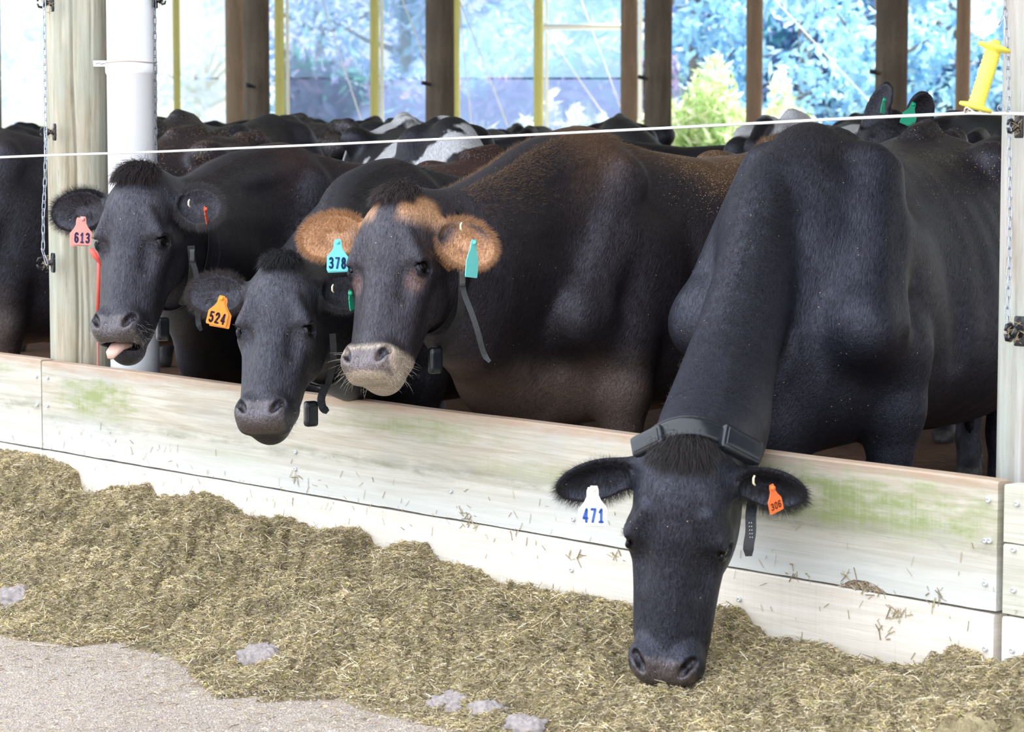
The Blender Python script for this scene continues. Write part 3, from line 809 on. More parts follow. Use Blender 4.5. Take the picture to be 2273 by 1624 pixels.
# red tread-in stake
Yr = 8.88
mb = MB(); mb.tube([W(220, 555, Yr), W(219, 620, Yr), W(217, 697, Yr)], .0065, 14)
mb.tube([W(201, 552, Yr), W(212, 568, Yr), W(227, 588, Yr)], [.0085, .0095, .008], 12); mb.tube([W(227, 548, Yr), W(222, 562, Yr), W(218, 580, Yr)], [.006, .008, .006], 12)
o = mb.build('fence_stake', M['red'], origin=W(217, 810, Yr)); tag(o, 'red plastic electric fence stake leaning between post and white pipe', 'stake')
mb = MB(); mb.tube([W(217, 695, Yr), W(217, 760, Yr), W(218, 900, Yr)], .0028, 10); mb.build('rod', simple('faded_red_rod', (.62, .22, .2), .5), o)

# ================================================================== cows
class SDF:
    def __init__(s): s.p = []
    def add(s, fn, c, R, k=.03, op='u', tagv=0): s.p.append((fn, np.asarray(c, np.float32), float(R), k, op))
    def ell(s, c, r, R=None, k=.03, op='u'):
        c = np.asarray(c, np.float32); r = np.asarray(r, np.float32); Rm = np.eye(3, dtype=np.float32) if R is None else np.asarray(R, np.float32)
        def fn(P):
            q = (P - c) @ Rm / r; k0 = np.sqrt((q * q).sum(1)); k1 = np.sqrt(((q / r) ** 2).sum(1)) + 1e-6
            return k0 * (k0 - 1) / k1
        s.add(fn, c, float(r.max()), k, op)
    def cap(s, a, b, ra, rb, k=.03, op='u'):
        a = np.asarray(a, np.float32); b = np.asarray(b, np.float32); ab = b - a; L2 = float(ab @ ab) + 1e-9
        def fn(P):
            t = np.clip((P - a) @ ab / L2, 0, 1); d = P - a - t[:, None] * ab
            return np.sqrt((d * d).sum(1)) - (ra + (rb - ra) * t)
        s.add(fn, (a + b) / 2, float(np.sqrt(L2)) / 2 + max(ra, rb), k, op)
    def chain(s, pts, rs, k=.03, op='u'):
        for i in range(len(pts) - 1): s.cap(pts[i], pts[i + 1], rs[i], rs[i + 1], k, op)
    def __call__(s, P):
        P = np.asarray(P, np.float32); d = np.full(len(P), 1.0, np.float32)
        for fn, c, R, k, op in s.p:
            dc = np.sqrt(((P - c) ** 2).sum(1)) - R
            m = dc < k + .06
            if op == 'u':
                far = ~m; d[far] = np.minimum(d[far], np.maximum(dc[far], .05))
                if not m.any(): continue
                e = fn(P[m]); x = d[m]
                h = np.clip(.5 + .5 * (x - e) / k, 0, 1); d[m] = x + (e - x) * h - k * h * (1 - h)
            else:
                if not m.any(): continue
                e = -fn(P[m]); x = d[m]
                h = np.clip(.5 - .5 * (x - e) / k, 0, 1); d[m] = x + (e - x) * h + k * h * (1 - h)
        return d


def axis_coords(lo, hi, fine_rngs, hf, hc):
    xs = [lo]
    while xs[-1] < hi:
        x = xs[-1]; dist = min([max(a - x, x - b_, 0) for a, b_ in fine_rngs] + [9])
        xs.append(x + min(hc, hf + dist * .12))
    return np.array(xs)


def surface_nets(f, xs, ys, zs, B=5):
    nx, ny, nz = len(xs), len(ys), len(zs)
    D = np.full((nx, ny, nz), .05, np.float32)
    bi = [np.arange(0, n, B) for n in (nx, ny, nz)]
    ax = (xs, ys, zs); cen = []; half = []
    for a, b_ in zip(ax, bi):
        e = np.minimum(b_ + B, len(a) - 1); cen.append((a[b_] + a[e]) / 2); half.append((a[e] - a[b_]) / 2)
    C = np.stack(np.meshgrid(*cen, indexing='ij'), -1).reshape(-1, 3)
    Hh = np.stack(np.meshgrid(*half, indexing='ij'), -1).reshape(-1, 3); rad = np.linalg.norm(Hh, axis=1)
    d = f(C); act = np.abs(d) < rad * 1.5 + .02
    sh = tuple(len(b_) for b_ in bi)
    neg = (d < 0) & ~act
    I = np.array(np.unravel_index(np.arange(len(C)), sh)).T
    S = np.zeros(sh, bool); S[tuple(I[neg].T)] = True
    Sf = S.repeat(B, 0).repeat(B, 1).repeat(B, 2)[:nx, :ny, :nz]; D[Sf] = -.05
    Ia = I[act]; off = np.stack(np.meshgrid(*(np.arange(B),) * 3, indexing='ij'), -1).reshape(-1, 3)
    for s0 in range(0, len(Ia), 4000):
        J = (Ia[s0:s0 + 4000, None] * B + off[None]).reshape(-1, 3)
        ok = (J[:, 0] < nx) & (J[:, 1] < ny) & (J[:, 2] < nz); J = J[ok]
        P = np.stack([xs[J[:, 0]], ys[J[:, 1]], zs[J[:, 2]]], 1)
        D[J[:, 0], J[:, 1], J[:, 2]] = f(P)
    ins = D < 0
    cnt = np.zeros((nx - 1, ny - 1, nz - 1), np.int8)
    for a in (0, 1):
        for b_ in (0, 1):
            for c in (0, 1): cnt += ins[a:nx - 1 + a, b_:ny - 1 + b_, c:nz - 1 + c]
    cells = np.argwhere((cnt > 0) & (cnt < 8))
    vid = np.full(cnt.shape, -1, np.int32); vid[tuple(cells.T)] = np.arange(len(cells))
    acc = np.zeros((len(cells), 3)); num = np.zeros(len(cells))
    co = np.array([[a, b_, c] for a in (0, 1) for b_ in (0, 1) for c in (0, 1)])
    def pos(J): return np.stack([xs[J[:, 0]], ys[J[:, 1]], zs[J[:, 2]]], 1)
    for i in range(8):
        for j in range(i + 1, 8):
            if abs(co[i] - co[j]).sum() != 1: continue
            A, Bq = cells + co[i], cells + co[j]
            da, db = D[tuple(A.T)], D[tuple(Bq.T)]; m = (da < 0) != (db < 0)
            t = da[m] / (da[m] - db[m]); acc[m] += pos(A[m]) * (1 - t)[:, None] + pos(Bq[m]) * t[:, None]; num[m] += 1
    V = acc / num[:, None]
    Fs = []
    for axn in range(3):
        sl0 = [slice(1, -1)] * 3; sl1 = [slice(1, -1)] * 3; sl0[axn] = slice(0, -1); sl1[axn] = slice(1, None)
        e = np.argwhere(ins[tuple(sl0)] != ins[tuple(sl1)])
        if not len(e): continue
        base = e + [0 if k == axn else 1 for k in range(3)]
        b1_, c1_ = (axn + 1) % 3, (axn + 2) % 3
        ob = np.zeros(3, int); ob[b1_] = 1; oc_ = np.zeros(3, int); oc_[c1_] = 1
        q = [base - ob - oc_, base - oc_, base, base - ob]
        Q = np.stack([vid[tuple(x.T)] for x in q], 1)
        inn = ins[tuple(base.T)]
        Q[~inn] = Q[~inn][:, ::-1]; Q = Q[(Q >= 0).all(1)]; Fs.append(Q)
    return V, np.concatenate(Fs)


TRX = np.array([.46, .40, .32, .22, .10, 0, -.2, -.45, -.7, -.9, -1.02, -1.14, -1.24, -1.30])
TRT = np.array([.92, 1.02, 1.12, 1.23, 1.32, 1.36, 1.318, 1.290, 1.305, 1.335, 1.325, 1.310, 1.22, 1.10])
TRB = np.array([.72, .60, .54, .51, .51, .52, .53, .50, .48, .52, .58, .68, .82, .95])
TRW = np.array([.07, .12, .17, .205, .235, .245, .28, .335, .35, .31, .27, .22, .15, .08])
TRN = np.array([.1, .15, .2, .28, .38, .42, .42, .34, .26, .20, .2, .25, .3, .3])


def eul(yaw, lean=0): return Rz(yaw)


class Cow:
    """trunk frame: origin below the withers, +x forward, +y left"""
    def __init__(s, wither, fwd, hw=1.36, width=1.0, seed=0, simple_=False):
        s.o = np.array([wither[0], wither[1], 0.0]); f = np.array([fwd[0], fwd[1], 0.0]); f /= np.linalg.norm(f)
        s.R = np.stack([f, np.cross([0, 0, 1], f), [0, 0, 1]], 1); s.k = hw / 1.36; s.w = width; s.seed = seed
        s.sdf = SDF(); s.hR = None; s.fine = []; s.neckpts = []
    def T(s, p): return s.o + (s.R @ (np.asarray(p, float) * s.k))
    def trunk(s, belly=0.0, hooks=True):
        k = s.k; R = s.R.astype(np.float32); o = s.o.astype(np.float32); w_ = s.w; sd = s.seed
        def fn(P):
            q = (P - o) @ R / k; x = q[:, 0]
            xt = TRX[::-1]; t = np.interp(x, xt, TRT[::-1]); b_ = np.interp(x, xt, TRB[::-1]) - belly * np.exp(-((x + .6) / .35) ** 2)
            w = np.interp(x, xt, TRW[::-1]) * w_; n = np.interp(x, xt, TRN[::-1])
            c = (t + b_) / 2; h = (t - b_) / 2; sz_ = (q[:, 2] - c) / h
            ww = w * (1 - n * np.clip(sz_, -1, 1.1) * .8 - .25 * n * 0)
            rib = 1 - .006 * np.sin((x * 1 + q[:, 2] * .25) * 58) * np.exp(-((x + .45) / .3) ** 2)
            a = np.abs(q[:, 1] / (ww * rib)); rho = (a ** 2.25 + np.abs(sz_) ** 2.25) ** (1 / 2.25)
            d = (rho - 1) * np.minimum(ww, h) * .85
            ex = np.maximum(np.maximum(x - .46, -1.30 - x), 0)
            return (np.where(ex > 0, np.sqrt(np.maximum(d, 0) ** 2 + ex ** 2), d) * k).astype(np.float32)
        s.sdf.add(fn, s.T((-.42, 0, .92)), 1.02 * k, .05)
        S = s.sdf; T = s.T
        for y in (-1, 1):
            # shoulder blade, point of shoulder, arm
            S.cap(T((.33, .185 * y * w_, .84)), T((.06, .135 * y * w_, 1.25)), .088 * k, .05 * k, .09)
            S.cap(T((.27, .245 * y * w_, .86)), T((.03, .165 * y * w_, 1.24)), .028 * k, .022 * k, .045)
            S.cap(T((.33, .18 * y * w_, .86)), T((.14, .19 * y * w_, .76)), .080 * k, .088 * k, .06)
            S.ell(T((.03, .20 * y * w_, .94)), np.array([.13, .07, .17]) * k, s.R, .07)
            S.cap(T((-.15, .285 * y * w_, 1.12)), T((-.13, .315 * y * w_, .74)), .020 * k, .024 * k, .07, 's')
            S.cap(T((.22, .30 * y * w_, .96)), T((.10, .31 * y * w_, .82)), .012 * k, .012 * k, .05, 's')
            # fore leg
            S.chain([T((.12, .20 * y * w_, .78)), T((.12, .20 * y * w_, .62)), T((.12, .19 * y * w_, .42)), T((.115, .185 * y * w_, .36)), T((.105, .18 * y * w_, .14)), T((.13, .18 * y * w_, .05))], [v * k for v in (.098, .078, .054, .046, .036, .05)], .04)
            S.cap(T((.15, .18 * y * w_, .045)), T((.19, .18 * y * w_, .03)), .045 * k, .034 * k, .03)
            # hips
            if hooks:
                S.ell(T((-.80, .245 * y, 1.262)), np.array([.07, .045, .038]) * k, s.R, .08)
                S.ell(T((-1.22, .11 * y, 1.20)), np.array([.07, .045, .05]) * k, s.R, .06)
                S.cap(T((-.80, .23 * y, 1.25)), T((-1.22, .11 * y, 1.20)), .035 * k, .035 * k, .07)
            S.ell(T((-1.02, .17 * y, .92)), np.array([.21, .11, .31]) * k, s.R, .08)
            S.cap(T((-.84, .21 * y, .86)), T((-.80, .21 * y, .70)), .10 * k, .07 * k, .08)
            S.chain([T((-.90, .19 * y, .78)), T((-1.08, .18 * y, .62)), T((-1.22, .17 * y, .50)), T((-1.20, .17 * y, .42)), T((-1.14, .17 * y, .14)), T((-1.10, .17 * y, .05))], [v * k for v in (.11, .075, .048, .045, .037, .05)], .05)
            S.cap(T((-1.08, .17 * y, .045)), T((-1.04, .17 * y, .03)), .045 * k, .034 * k, .03)
        S.cap(T((-.80, 0, 1.325)), T((-.92, 0, 1.345)), .032 * k, .03 * k, .04); S.cap(T((-1.14, 0, 1.31)), T((-1.20, 0, 1.315)), .03 * k, .03 * k, .04)
        # brisket and udder, tail
        S.ell(T((.35, 0, .62)), np.array([.13, .085, .15]) * k, s.R, .07)
        S.cap(T((.46, 0, .80)), T((.40, 0, .54)), .05 * k, .035 * k, .06)
        S.ell(T((-.92, 0, .60)), np.array([.19, .15, .15]) * k, s.R, .05)
        S.chain([T((-1.22, 0, 1.31)), T((-1.34, 0, 1.22)), T((-1.36, 0, .95)), T((-1.35, .02, .60))], [.035 * k, .03 * k, .02 * k, .014 * k], .03)
        S.ell(T((-1.35, .02, .50)), np.array([.025, .025, .11]) * k, s.R, .03)
        return s
    def neck(s, st, kk=.07):
        """st: list of (crest, throat, halfwidth)"""
        A0 = np.array([np.concatenate([a, b_, [w]]) for a, b_, w in st], float); n0 = len(A0); tt = np.linspace(0, n0 - 1, (n0 - 1) * 4 + 1)
        def cr_(t):
            i = int(min(t, n0 - 2)); f = t - i; p = [A0[max(i - 1, 0)], A0[i], A0[i + 1], A0[min(i + 2, n0 - 1)]]
            return .5 * (2 * p[1] + (p[2] - p[0]) * f + (2 * p[0] - 5 * p[1] + 4 * p[2] - p[3]) * f ** 2 + (3 * p[1] - p[0] - 3 * p[2] + p[3]) * f ** 3)
        B0_ = [cr_(t) for t in tt]; s.st = st; st = [(x[:3], x[3:6], x[6]) for x in B0_]
        S = s.sdf; cr = [np.asarray(a, float) for a, b_, w in st]; th = [np.asarray(b_, float) for a, b_, w in st]; ws = [w for *_, w in st]
        rc = [w * .50 for w in ws]; rt = [w * .58 for w in ws]
        ci, ti, mi = [], [], []
        for c, t, a, b_ in zip(cr, th, rc, rt):
            v = t - c; v /= np.linalg.norm(v); ci.append(c + v * a); ti.append(t - v * b_); mi.append((c + t) / 2)
        S.chain(ci, rc, kk); S.chain(ti, rt, kk); S.chain(mi, [w * .95 for w in ws], kk)
        for i in range(len(mi)):
            S.cap((mi[i] + ci[i]) / 2, (mi[i] + ti[i]) / 2, ws[i] * .80, ws[i] * .80, kk)
        s.neckpts = mi
        return s
    def head(s, o, R, sc_=1.0, mouth=False, ears=((-.19, .03, -.02), (.19, .03, -.02)), earn=((-.2, -1, -.15), (.2, -1, -.15)), ear=1.0):
        s.ho = np.asarray(o, float); s.hR = np.asarray(R, float); s.hs = sc_
        H = lambda p: s.ho + s.hR @ (np.asarray(p, float) * sc_)
        s.H = H; S = s.sdf; Rm = s.hR; k = sc_
        def E(c, r, kk=.03, op='u', rot=None): S.ell(H(c), np.array(r) * k, Rm if rot is None else Rm @ rot, kk, op)
        def C(a, b_, ra, rb, kk=.03, op='u'): S.cap(H(a), H(b_), ra * k, rb * k, kk, op)
        E((0, .055, -.10), (.092, .090, .12), .04)                    # skull
        E((0, .006, -.11), (.080, .050, .125), .04)                     # forehead
        E((0, .050, -.045), (.094, .062, .055), .035)                     # width between the ears
        E((0, .040, .012), (.056, .050, .040), .04)                        # poll
        C((0, .024, -.18), (0, .010, -.40), .064, .048, .035)             # nasal bridge
        for y in (-1, 1):
            E((.056 * y, .030, -.115), (.044, .052, .085), .03)       # temple
            C((.046 * y, .055, -.20), (.040 * y, .040, -.40), .054, .044, .035)   # maxilla
            C((.050 * y, .175, -.13), (.026 * y, .088, -.42 - (.02 if mouth else 0)), .050, .034, .045)  # jaw
            E((.066 * y, .138, -.185), (.040, .095, .098), .035)       # masseter
            E((.084 * y, .024, -.182), (.031, .038, .040), .03)     # orbit
            C((.088 * y, -.010, -.168), (.066 * y, -.026, -.118), .018, .014, .02)   # brow
            C((.084 * y, .045, -.215), (.074 * y, .11, -.16), .020, .022, .03)   # cheek bone
            C((.074 * y, .045, -.235), (.052 * y, .03, -.35), .022, .014, .02)   # facial crest
            E((.040 * y, -.004, -.448), (.040, .048, .048), .02)     # nostril wings
            C((.052 * y, .03, -.475), (.046 * y, .07, -.42), .026, .030, .02)     # lip corner
        E((0, .012, -.455), (.068, .056, .048), .03)
        E((0, -.004, -.478), (.054, .038, .027), .02)
        dz = -.032 if mouth else 0.0
        E((0, .075, -.468 + dz), (.048, .036, .034), .03)
        C((0, .075, -.468 + dz), (0, .095, -.36), .036, .050, .04)
        # cuts
        for y in (-1, 1):
            E((.1055 * y, .010, -.194), (.018, .026, .0195), .006, 's')      # eye socket
            rt = Rz(0) @ np.array([[math.cos(.5 * y), 0, math.sin(.5 * y)], [0, 1, 0], [-math.sin(.5 * y), 0, math.cos(.5 * y)]])
            E((.048 * y, -.050, -.450), (.011, .022, .022), .009, 's', rt)
            E((.061 * y, -.036, -.436), (.010, .017, .011), .009, 's')
            E((.072 * y, -.018, -.250), (.014, .016, .045), .025, 's')
            C((.082 * y, -.014, -.225), (.060 * y, -.030, -.27), .006, .004, .012, 's')
            C((.050 * y, .022, -.490), (.072 * y, .066, -.425), .0035, .003, .006, 's')
            # eyelids
            a = np.linspace(-1.25, 1.25, 7)
            up = [(.1015 * y + .006 * y * math.cos(t), .010 + .026 * math.sin(t), -.194 + .0195 * math.cos(t) + .003) for t in a]
            lo = [(.1015 * y, .010 + .024 * math.sin(t), -.194 - .019 * math.cos(t)) for t in a]
            for i in range(6): C(up[i], up[i + 1], .0062, .0062, .005); C(lo[i], lo[i + 1], .0048, .0048, .005)
            for q_ in (.012, .021): C((.100 * y, -.018, -.190 + q_), (.106 * y, .012, -.178 + q_), .0028, .0028, .006)   # lid folds
        if mouth:
            E((0, .030, -.500), (.054, .046, .012), .008, 's'); E((0, .045, -.485), (.056, .035, .011), .008, 's')
        else:
            C((-.050, .022, -.490), (.050, .022, -.490), .0035, .0035, .006, 's')
        # ears
        s.earf = []
        for y, tip, nn in zip((-1, 1), ears, earn):
            b0 = np.array((.092 * y, .062, -.055)); tp = np.asarray(tip, float)
            u = tp - b0; L = np.linalg.norm(u); u /= L; n = np.asarray(nn, float); n -= u * (n @ u); n /= np.linalg.norm(n); v = np.cross(n, u)
            rot = np.stack([u, v, n], 1); c = b0 + u * L * .56
            wv = .056 * ear
            C(b0 - u * .03, b0 + u * L * .22, .034, .026, .035)
            E(c, (L * .50, wv, .026), .022, 'u', rot)
            E(c + n * .020 + u * L * .04, (L * .44, wv * .86, .026), .008, 's', rot)
            s.earf.append((H(c), s.hR @ rot, L * sc_, wv * sc_))
        return s
    def mesh(s, name, color_fn, hf=.0045, hc=.013, label=None, group=None):
        mins = np.array([c - R for _, c, R, _, op in s.sdf.p if op == 'u']).min(0) - .05; maxs = np.array([c + R for _, c, R, _, op in s.sdf.p if op == 'u']).max(0) + .05
        mins[2] = max(mins[2], -.02)
        fr = [[], [], []]
        if s.hR is not None:
            pts = [s.H((0, 0, .04)), s.H((0, 0, -.5))] + [e[0] for e in s.earf] + [s.H((.1, 0, -.2)), s.H((-.1, 0, -.2)), s.H((0, .15, -.2))]
            pts = np.array(pts); lo, hi = pts.min(0) - .07, pts.max(0) + .07
            for k in range(3): fr[k] = [(lo[k], hi[k])]
        ax = [axis_coords(mins[k], maxs[k], fr[k], hf, hc) for k in range(3)]
        V, F = surface_nets(s.sdf, *ax)
        # fine skin relief
        col, fur, dst = color_fn(s, V)
        o = mesh_np(name, V, F, M['coat'], origin=s.o, attrs={'coat': col, 'furco': fur, 'dust': np.repeat(dst[:, None], 3, 1)})
        s.obj = o; s.V = V; s.F = F
        return tag(o, label, 'cow', group)
    def local(s, V): return (V - s.o) @ s.R / s.k
    def hlocal(s, V): return (V - s.ho) @ s.hR / s.hs


def furco(s, V):
    """coordinates with z along the lie of the hair"""
    q = s.local(V); fc = np.stack([q[:, 0] * .7 + q[:, 2] * .5, q[:, 1], q[:, 2] * .8 - q[:, 0] * .35], 1)
    if s.hR is not None:
        h = s.hlocal(V); w = (np.linalg.norm(h - [0, .05, -.2], axis=1) < .35).astype(float)[:, None]
        fc = fc * (1 - w) + (h * [1, 1, 1] + [3, 0, 0]) * w
    return fc


def sm(x, a, b_): t = np.clip((x - a) / (b_ - a), 0, 1); return t * t * (3 - 2 * t)


def paint(base, top=None, head_tan=False, muzzle='dark', pink=0.0, patches=None, dust=0.0):
    def f(s, V):
        n = len(V); col = np.tile(np.append(np.array(base), 1.0), (n, 1)); q = s.local(V); nz = fbm(V, s.seed + 3, 4, 4)
        fine = fbm(V, s.seed + 8, 2, 60)
        dst = np.zeros(n)
        def blend(c, w, rough=None):
            w = np.clip(w, 0, 1)[:, None]; col[:, :3] = col[:, :3] * (1 - w) + np.array(c) * w
        if top is not None:
            tt = np.interp(q[:, 0], TRX[::-1], TRT[::-1])
            blend(top, sm(q[:, 2] - tt + .03 * nz - .10 * sm(q[:, 0], -.35, -.15), -.20, -.0) * sm(-q[:, 0], -.35, -.1))
        if pink: 
            w = sm(-np.abs(q[:, 1] - .02) + .03 * nz, -.17, -.10) * sm(-q[:, 2], -.70, -.61) * sm(-q[:, 0], -.33, -.24) * pink
            blend((.40, .28, .22), w)
            blend((.15, .105, .08), sm(-q[:, 2] + .05 * nz, -.78, -.62) * sm(q[:, 0], .05, .22) * .9)
        if dust:
            dst = np.clip(sm(q[:, 2] + .05 * nz, 1.05, 1.26) * sm(-q[:, 0] + .05 * nz, .05, .45) * dust * (.5 + .9 * fbm(V, s.seed + 9, 3, 6)), 0, 1) + .0025
        if patches is not None:
            w = patches(s, q, nz); blend((.62, .63, .66), w)
        if s.hR is not None:
            h = s.hlocal(V); x, y, z = h.T; near = (np.linalg.norm(h - [0, .05, -.2], axis=1) < .40)
            if head_tan:
                w = sm(z + .012 * nz, -.10, -.045) * sm(-z, -.03, .005) * sm(np.abs(x), .020, .042) * sm(-y, -.08, -.03) * near
                blend((.36, .19, .09), w)
                for (c, Rr, L, wv) in s.earf:
                    e = (V - c) @ Rr; w = (np.abs(e[:, 0]) < L * .55) * (np.abs(e[:, 1]) < wv * 1.15) * (np.abs(e[:, 2]) < .06) * sm(e[:, 0], -L * .35, -L * .15) * sm(-e[:, 1] * np.sign((s.hR.T @ Rr[:, 1])[2]) + .01 * nz, -wv * .95, -wv * .4)
                    blend((.42, .21, .09), w)
                d = np.sqrt((np.abs(x) - .09) ** 2 + (y - .0) ** 2 + (z + .235) ** 2); blend((.14, .07, .05), sm(-d, -.04, -.02) * .6 * near)
            # muzzle
            pad = sm(-z + .004 * nz, .427, .442) * sm(-y, -.030, -.005) * near * sm(-np.abs(x), -.074, -.064)
            if muzzle == 'pale':
                blend((.42, .34, .26), sm(-z + .006 * nz, .412, .436) * near * sm(-y, -.13, -.08))
                blend((.10, .075, .07), pad * sm(z, -.50, -.485) * .9)
            elif muzzle == 'grey':
                blend((.07, .055, .05), pad)
            else:
                blend((.045, .04, .045), pad)
            col[:, 3] = 1 - .6 * pad
            # nostril cavities and eye surrounds, painted darker
            for sg in (-1, 1):
                dn = np.sqrt(((x - .051 * sg) / .014) ** 2 + ((y + .036) / .021) ** 2 + ((z + .446) / .019) ** 2); blend((.012, .008, .008), sm(-dn, -1.1, -.75) * near)
            de = np.sqrt((np.abs(x) - .104) ** 2 + (y - .008) ** 2 + (z + .194) ** 2); blend((.006, .005, .005), sm(-de, -.032, -.024) * near)
        # hooves
        blend((.05, .045, .04), sm(-q[:, 2], -.075, -.065))
        return col, furco(s, V), dst
    return f


BLACK = (.013, .012, .0145); DBROWN = (.019, .0142, .0158); NAVY = (.007, .0088, .015)

# ---- parts shared by cows
def eyes(c):
    for y in (-1, 1):
        mb = MB(); mb.ell((0, 0, 0), (.0205 * c.hs,) * 3, n=28); e = c.H((.0890 * y, .011, -.193))
        V = [v + e for v in mb.V]; mb.V = V; o = mb.build('eye', M['eye'], c.obj)
        # lashes
        lm = MB()
        for t in np.linspace(-1.0, 1.0, 16):
            p0 = np.array((.104 * y, .010 + .022 * math.sin(t), -.194 + .020 * math.cos(t)))
            d = np.array((.9 * y, -.3 + .4 * math.sin(t), -.35)); d /= np.linalg.norm(d)
            P = [c.H(p0), c.H(p0 + d * .010), c.H(p0 + d * .018 + [0, 0, .003])]
            lm.tube(P, [.0006, .0004, .0001], 4, col=np.array([.02, .02, .02, 1]))
        lm.build('eyelashes', M['hair'], c.obj, colors=True)


def hairs(name, c, roots, dirs, lens, radii, cols, curl=.3, seed=0, grav=.3, segs=4, label=None, toward=None):
    """tapered three-sided strands"""
    r = np.random.default_rng(seed); n = len(roots); P = np.array(roots, float); D = np.array(dirs, float)
    D /= np.linalg.norm(D, axis=1, keepdims=True); rings = []; bend = r.normal(0, curl, (n, 3)); side = np.cross(D, r.normal(size=(n, 3))); side /= np.linalg.norm(side, axis=1, keepdims=True)
    step = (np.asarray(lens) / segs)[:, None]
    for k in range(segs + 1):
        w = radii * (1 - k / segs) ** .7 + .00003
        up = np.cross(D, side); 
        ring = np.stack([P + w[:, None] * (math.cos(a) * side + math.sin(a) * up) for a in (0, 2.094, 4.189)], 1); rings.append(ring)
        D = D + bend / segs + np.array([0, 0, -grav / segs]) + (0 if toward is None else toward / segs); D /= np.linalg.norm(D, axis=1, keepdims=True); P = P + D * step
        side = side - D * (side * D).sum(1, keepdims=True); side /= np.linalg.norm(side, axis=1, keepdims=True)
    V = np.stack(rings, 1); m = (segs + 1) * 3
    b_ = np.arange(n)[:, None, None] * m; f = np.array([[k * 3 + j, k * 3 + (j + 1) % 3, k * 3 + 3 + (j + 1) % 3, k * 3 + 3 + j] for k in range(segs) for j in range(3)])
    C4 = np.repeat(np.concatenate([cols, np.ones((n, 1))], 1), m, axis=0)
    o = mesh_np(name, V.reshape(-1, 3), (b_ + f[None]).reshape(-1, 4), M['hair'], c.obj, attrs={'tint': C4})
    if label: o['label'] = label
    return o


def forelock(c, N=1500, col=(.035, .028, .028), h=.035, spread=.05, L=(.03, .06), seed=0, tan=None, fwd=0.0):
    r = np.random.default_rng(seed); N = int(N * 2.6)
    th = r.uniform(-math.pi, math.pi, N); q = np.sqrt(r.uniform(0, 1, N))
    x = spread * q * np.sin(th); dn = r.uniform(0, 1, N)
    # roots on the poll mound, found by marching in from a dome around it
    dome = np.stack([x * 1.6, -.10 * dn + .04 * np.cos(th) * q + .01, .12 - .07 * dn ** 2], 1)
    cen = np.array([0, .035, -.01]); Pw = c.ho + (dome) @ c.hR.T * c.hs; dv = c.ho + (cen + np.stack([x * .8, 0 * x, -.03 * dn], 1)) @ c.hR.T * c.hs - Pw; dv /= np.linalg.norm(dv, axis=1, keepdims=True)
    for _ in range(26): Pw = Pw + dv * np.clip(c.sdf(Pw), -.01, .02)[:, None]
    out = -dv
    D = out * .34 + (np.stack([x * 9 + r.normal(0, .22, N), -.6 + r.normal(0, .2, N), -.10 + r.normal(0, .22, N)], 1)) @ c.hR.T
    ln = r.uniform(*L, N) * (1 - .25 * q)
    tw = c.hR @ np.array([0, -.3 - fwd, -2.0])
    cols = np.array(col) * r.uniform(.4, 1.7, (N, 1))
    return hairs('forelock', c, Pw, D, ln, r.uniform(.0004, .0009, N), cols, .5, seed, .2, 6, toward=tw)


def ear_hair(c, N=900,  cols=((.02, .018, .02), (.02, .018, .02)), L=(.015, .034), seed=3):
    for i, ((ct, R, Ln, wv), cc) in enumerate(zip(c.earf, cols)):
        n0 = N; r = np.random.default_rng(seed + i); N = int(n0 * 3); a = r.uniform(-2.7, 2.7, N); rr = np.where(r.uniform(size=N) < .55, r.uniform(.86, 1.0, N), r.uniform(.2, .9, N))
        e = np.stack([np.cos(a) * Ln * .47 * rr, np.sin(a) * wv * .95 * rr, np.full(N, .012)], 1)
        P = ct + e @ R.T
        for _ in range(12): P = P - R[:, 2] * np.clip(c.sdf(P), -.01, .01)[:, None] * .9
        D = np.stack([np.cos(a) * .7 + .35, np.sin(a) * .9, np.full(N, .14)], 1) + r.normal(0, .2, (N, 3))
        hairs('ear_hair', c, P, D @ R.T, r.uniform(*L, N), np.full(N, .00022), np.array(cc) * r.uniform(.5, 1.6, (N, 1)), .35, seed + 9 + i, .35, 3); N = n0


def whiskers(c, N=60, col=(.5, .47, .42), seed=1, L=(.02, .045)):
    r = np.random.default_rng(seed); sg = np.sign(r.normal(size=N)); a = r.uniform(-.3, 1.0, N)
    root = np.stack([sg * r.uniform(.02, .075, N), .0 + .06 * a, -.485 + .05 * r.uniform(0, 1, N)], 1)
    cen = c.H((0, .03, -.44)); P = c.ho + root @ c.hR.T * c.hs; d = P - cen; d /= np.linalg.norm(d, axis=1, keepdims=True); P = P + d * .05
    for _ in range(20): P = P - d * np.clip(c.sdf(P), -.01, .015)[:, None]
    hairs('muzzle_hair', c, P, d + r.normal(0, .25, (N, 3)), r.uniform(*L, N), np.full(N, .00022), np.array(col) * r.uniform(.6, 1.3, (N, 1)), .4, seed, .5, 4)


def coat_hairs(c, N, region, col, L=(.008, .014), seed=0, lift=.35, name='fur', cf=None, rad=.00035):
    """short hair lying over a region of the body; region(V, normals)->weight"""
    V, F = c.V, c.F; a, b_, d, e = (V[F[:, k]] for k in range(4)); cen = (a + b_ + d + e) / 4
    nrm = np.cross(d - a, e - b_); ar = np.linalg.norm(nrm, axis=1) / 2; nrm /= (2 * ar[:, None] + 1e-12)
    view = cen - np.array([0, 0, EYE]); view /= np.linalg.norm(view, axis=1, keepdims=True)
    w = ar * region(cen, nrm); w = w / w.sum(); r = np.random.default_rng(seed)
    i = r.choice(len(F), N, p=w); s1, s2 = r.uniform(size=(2, N, 1)); P = (a[i] * (1 - s1) + b_[i] * s1) * (1 - s2) + (e[i] * (1 - s1) + d[i] * s1) * s2
    return P, nrm[i], r


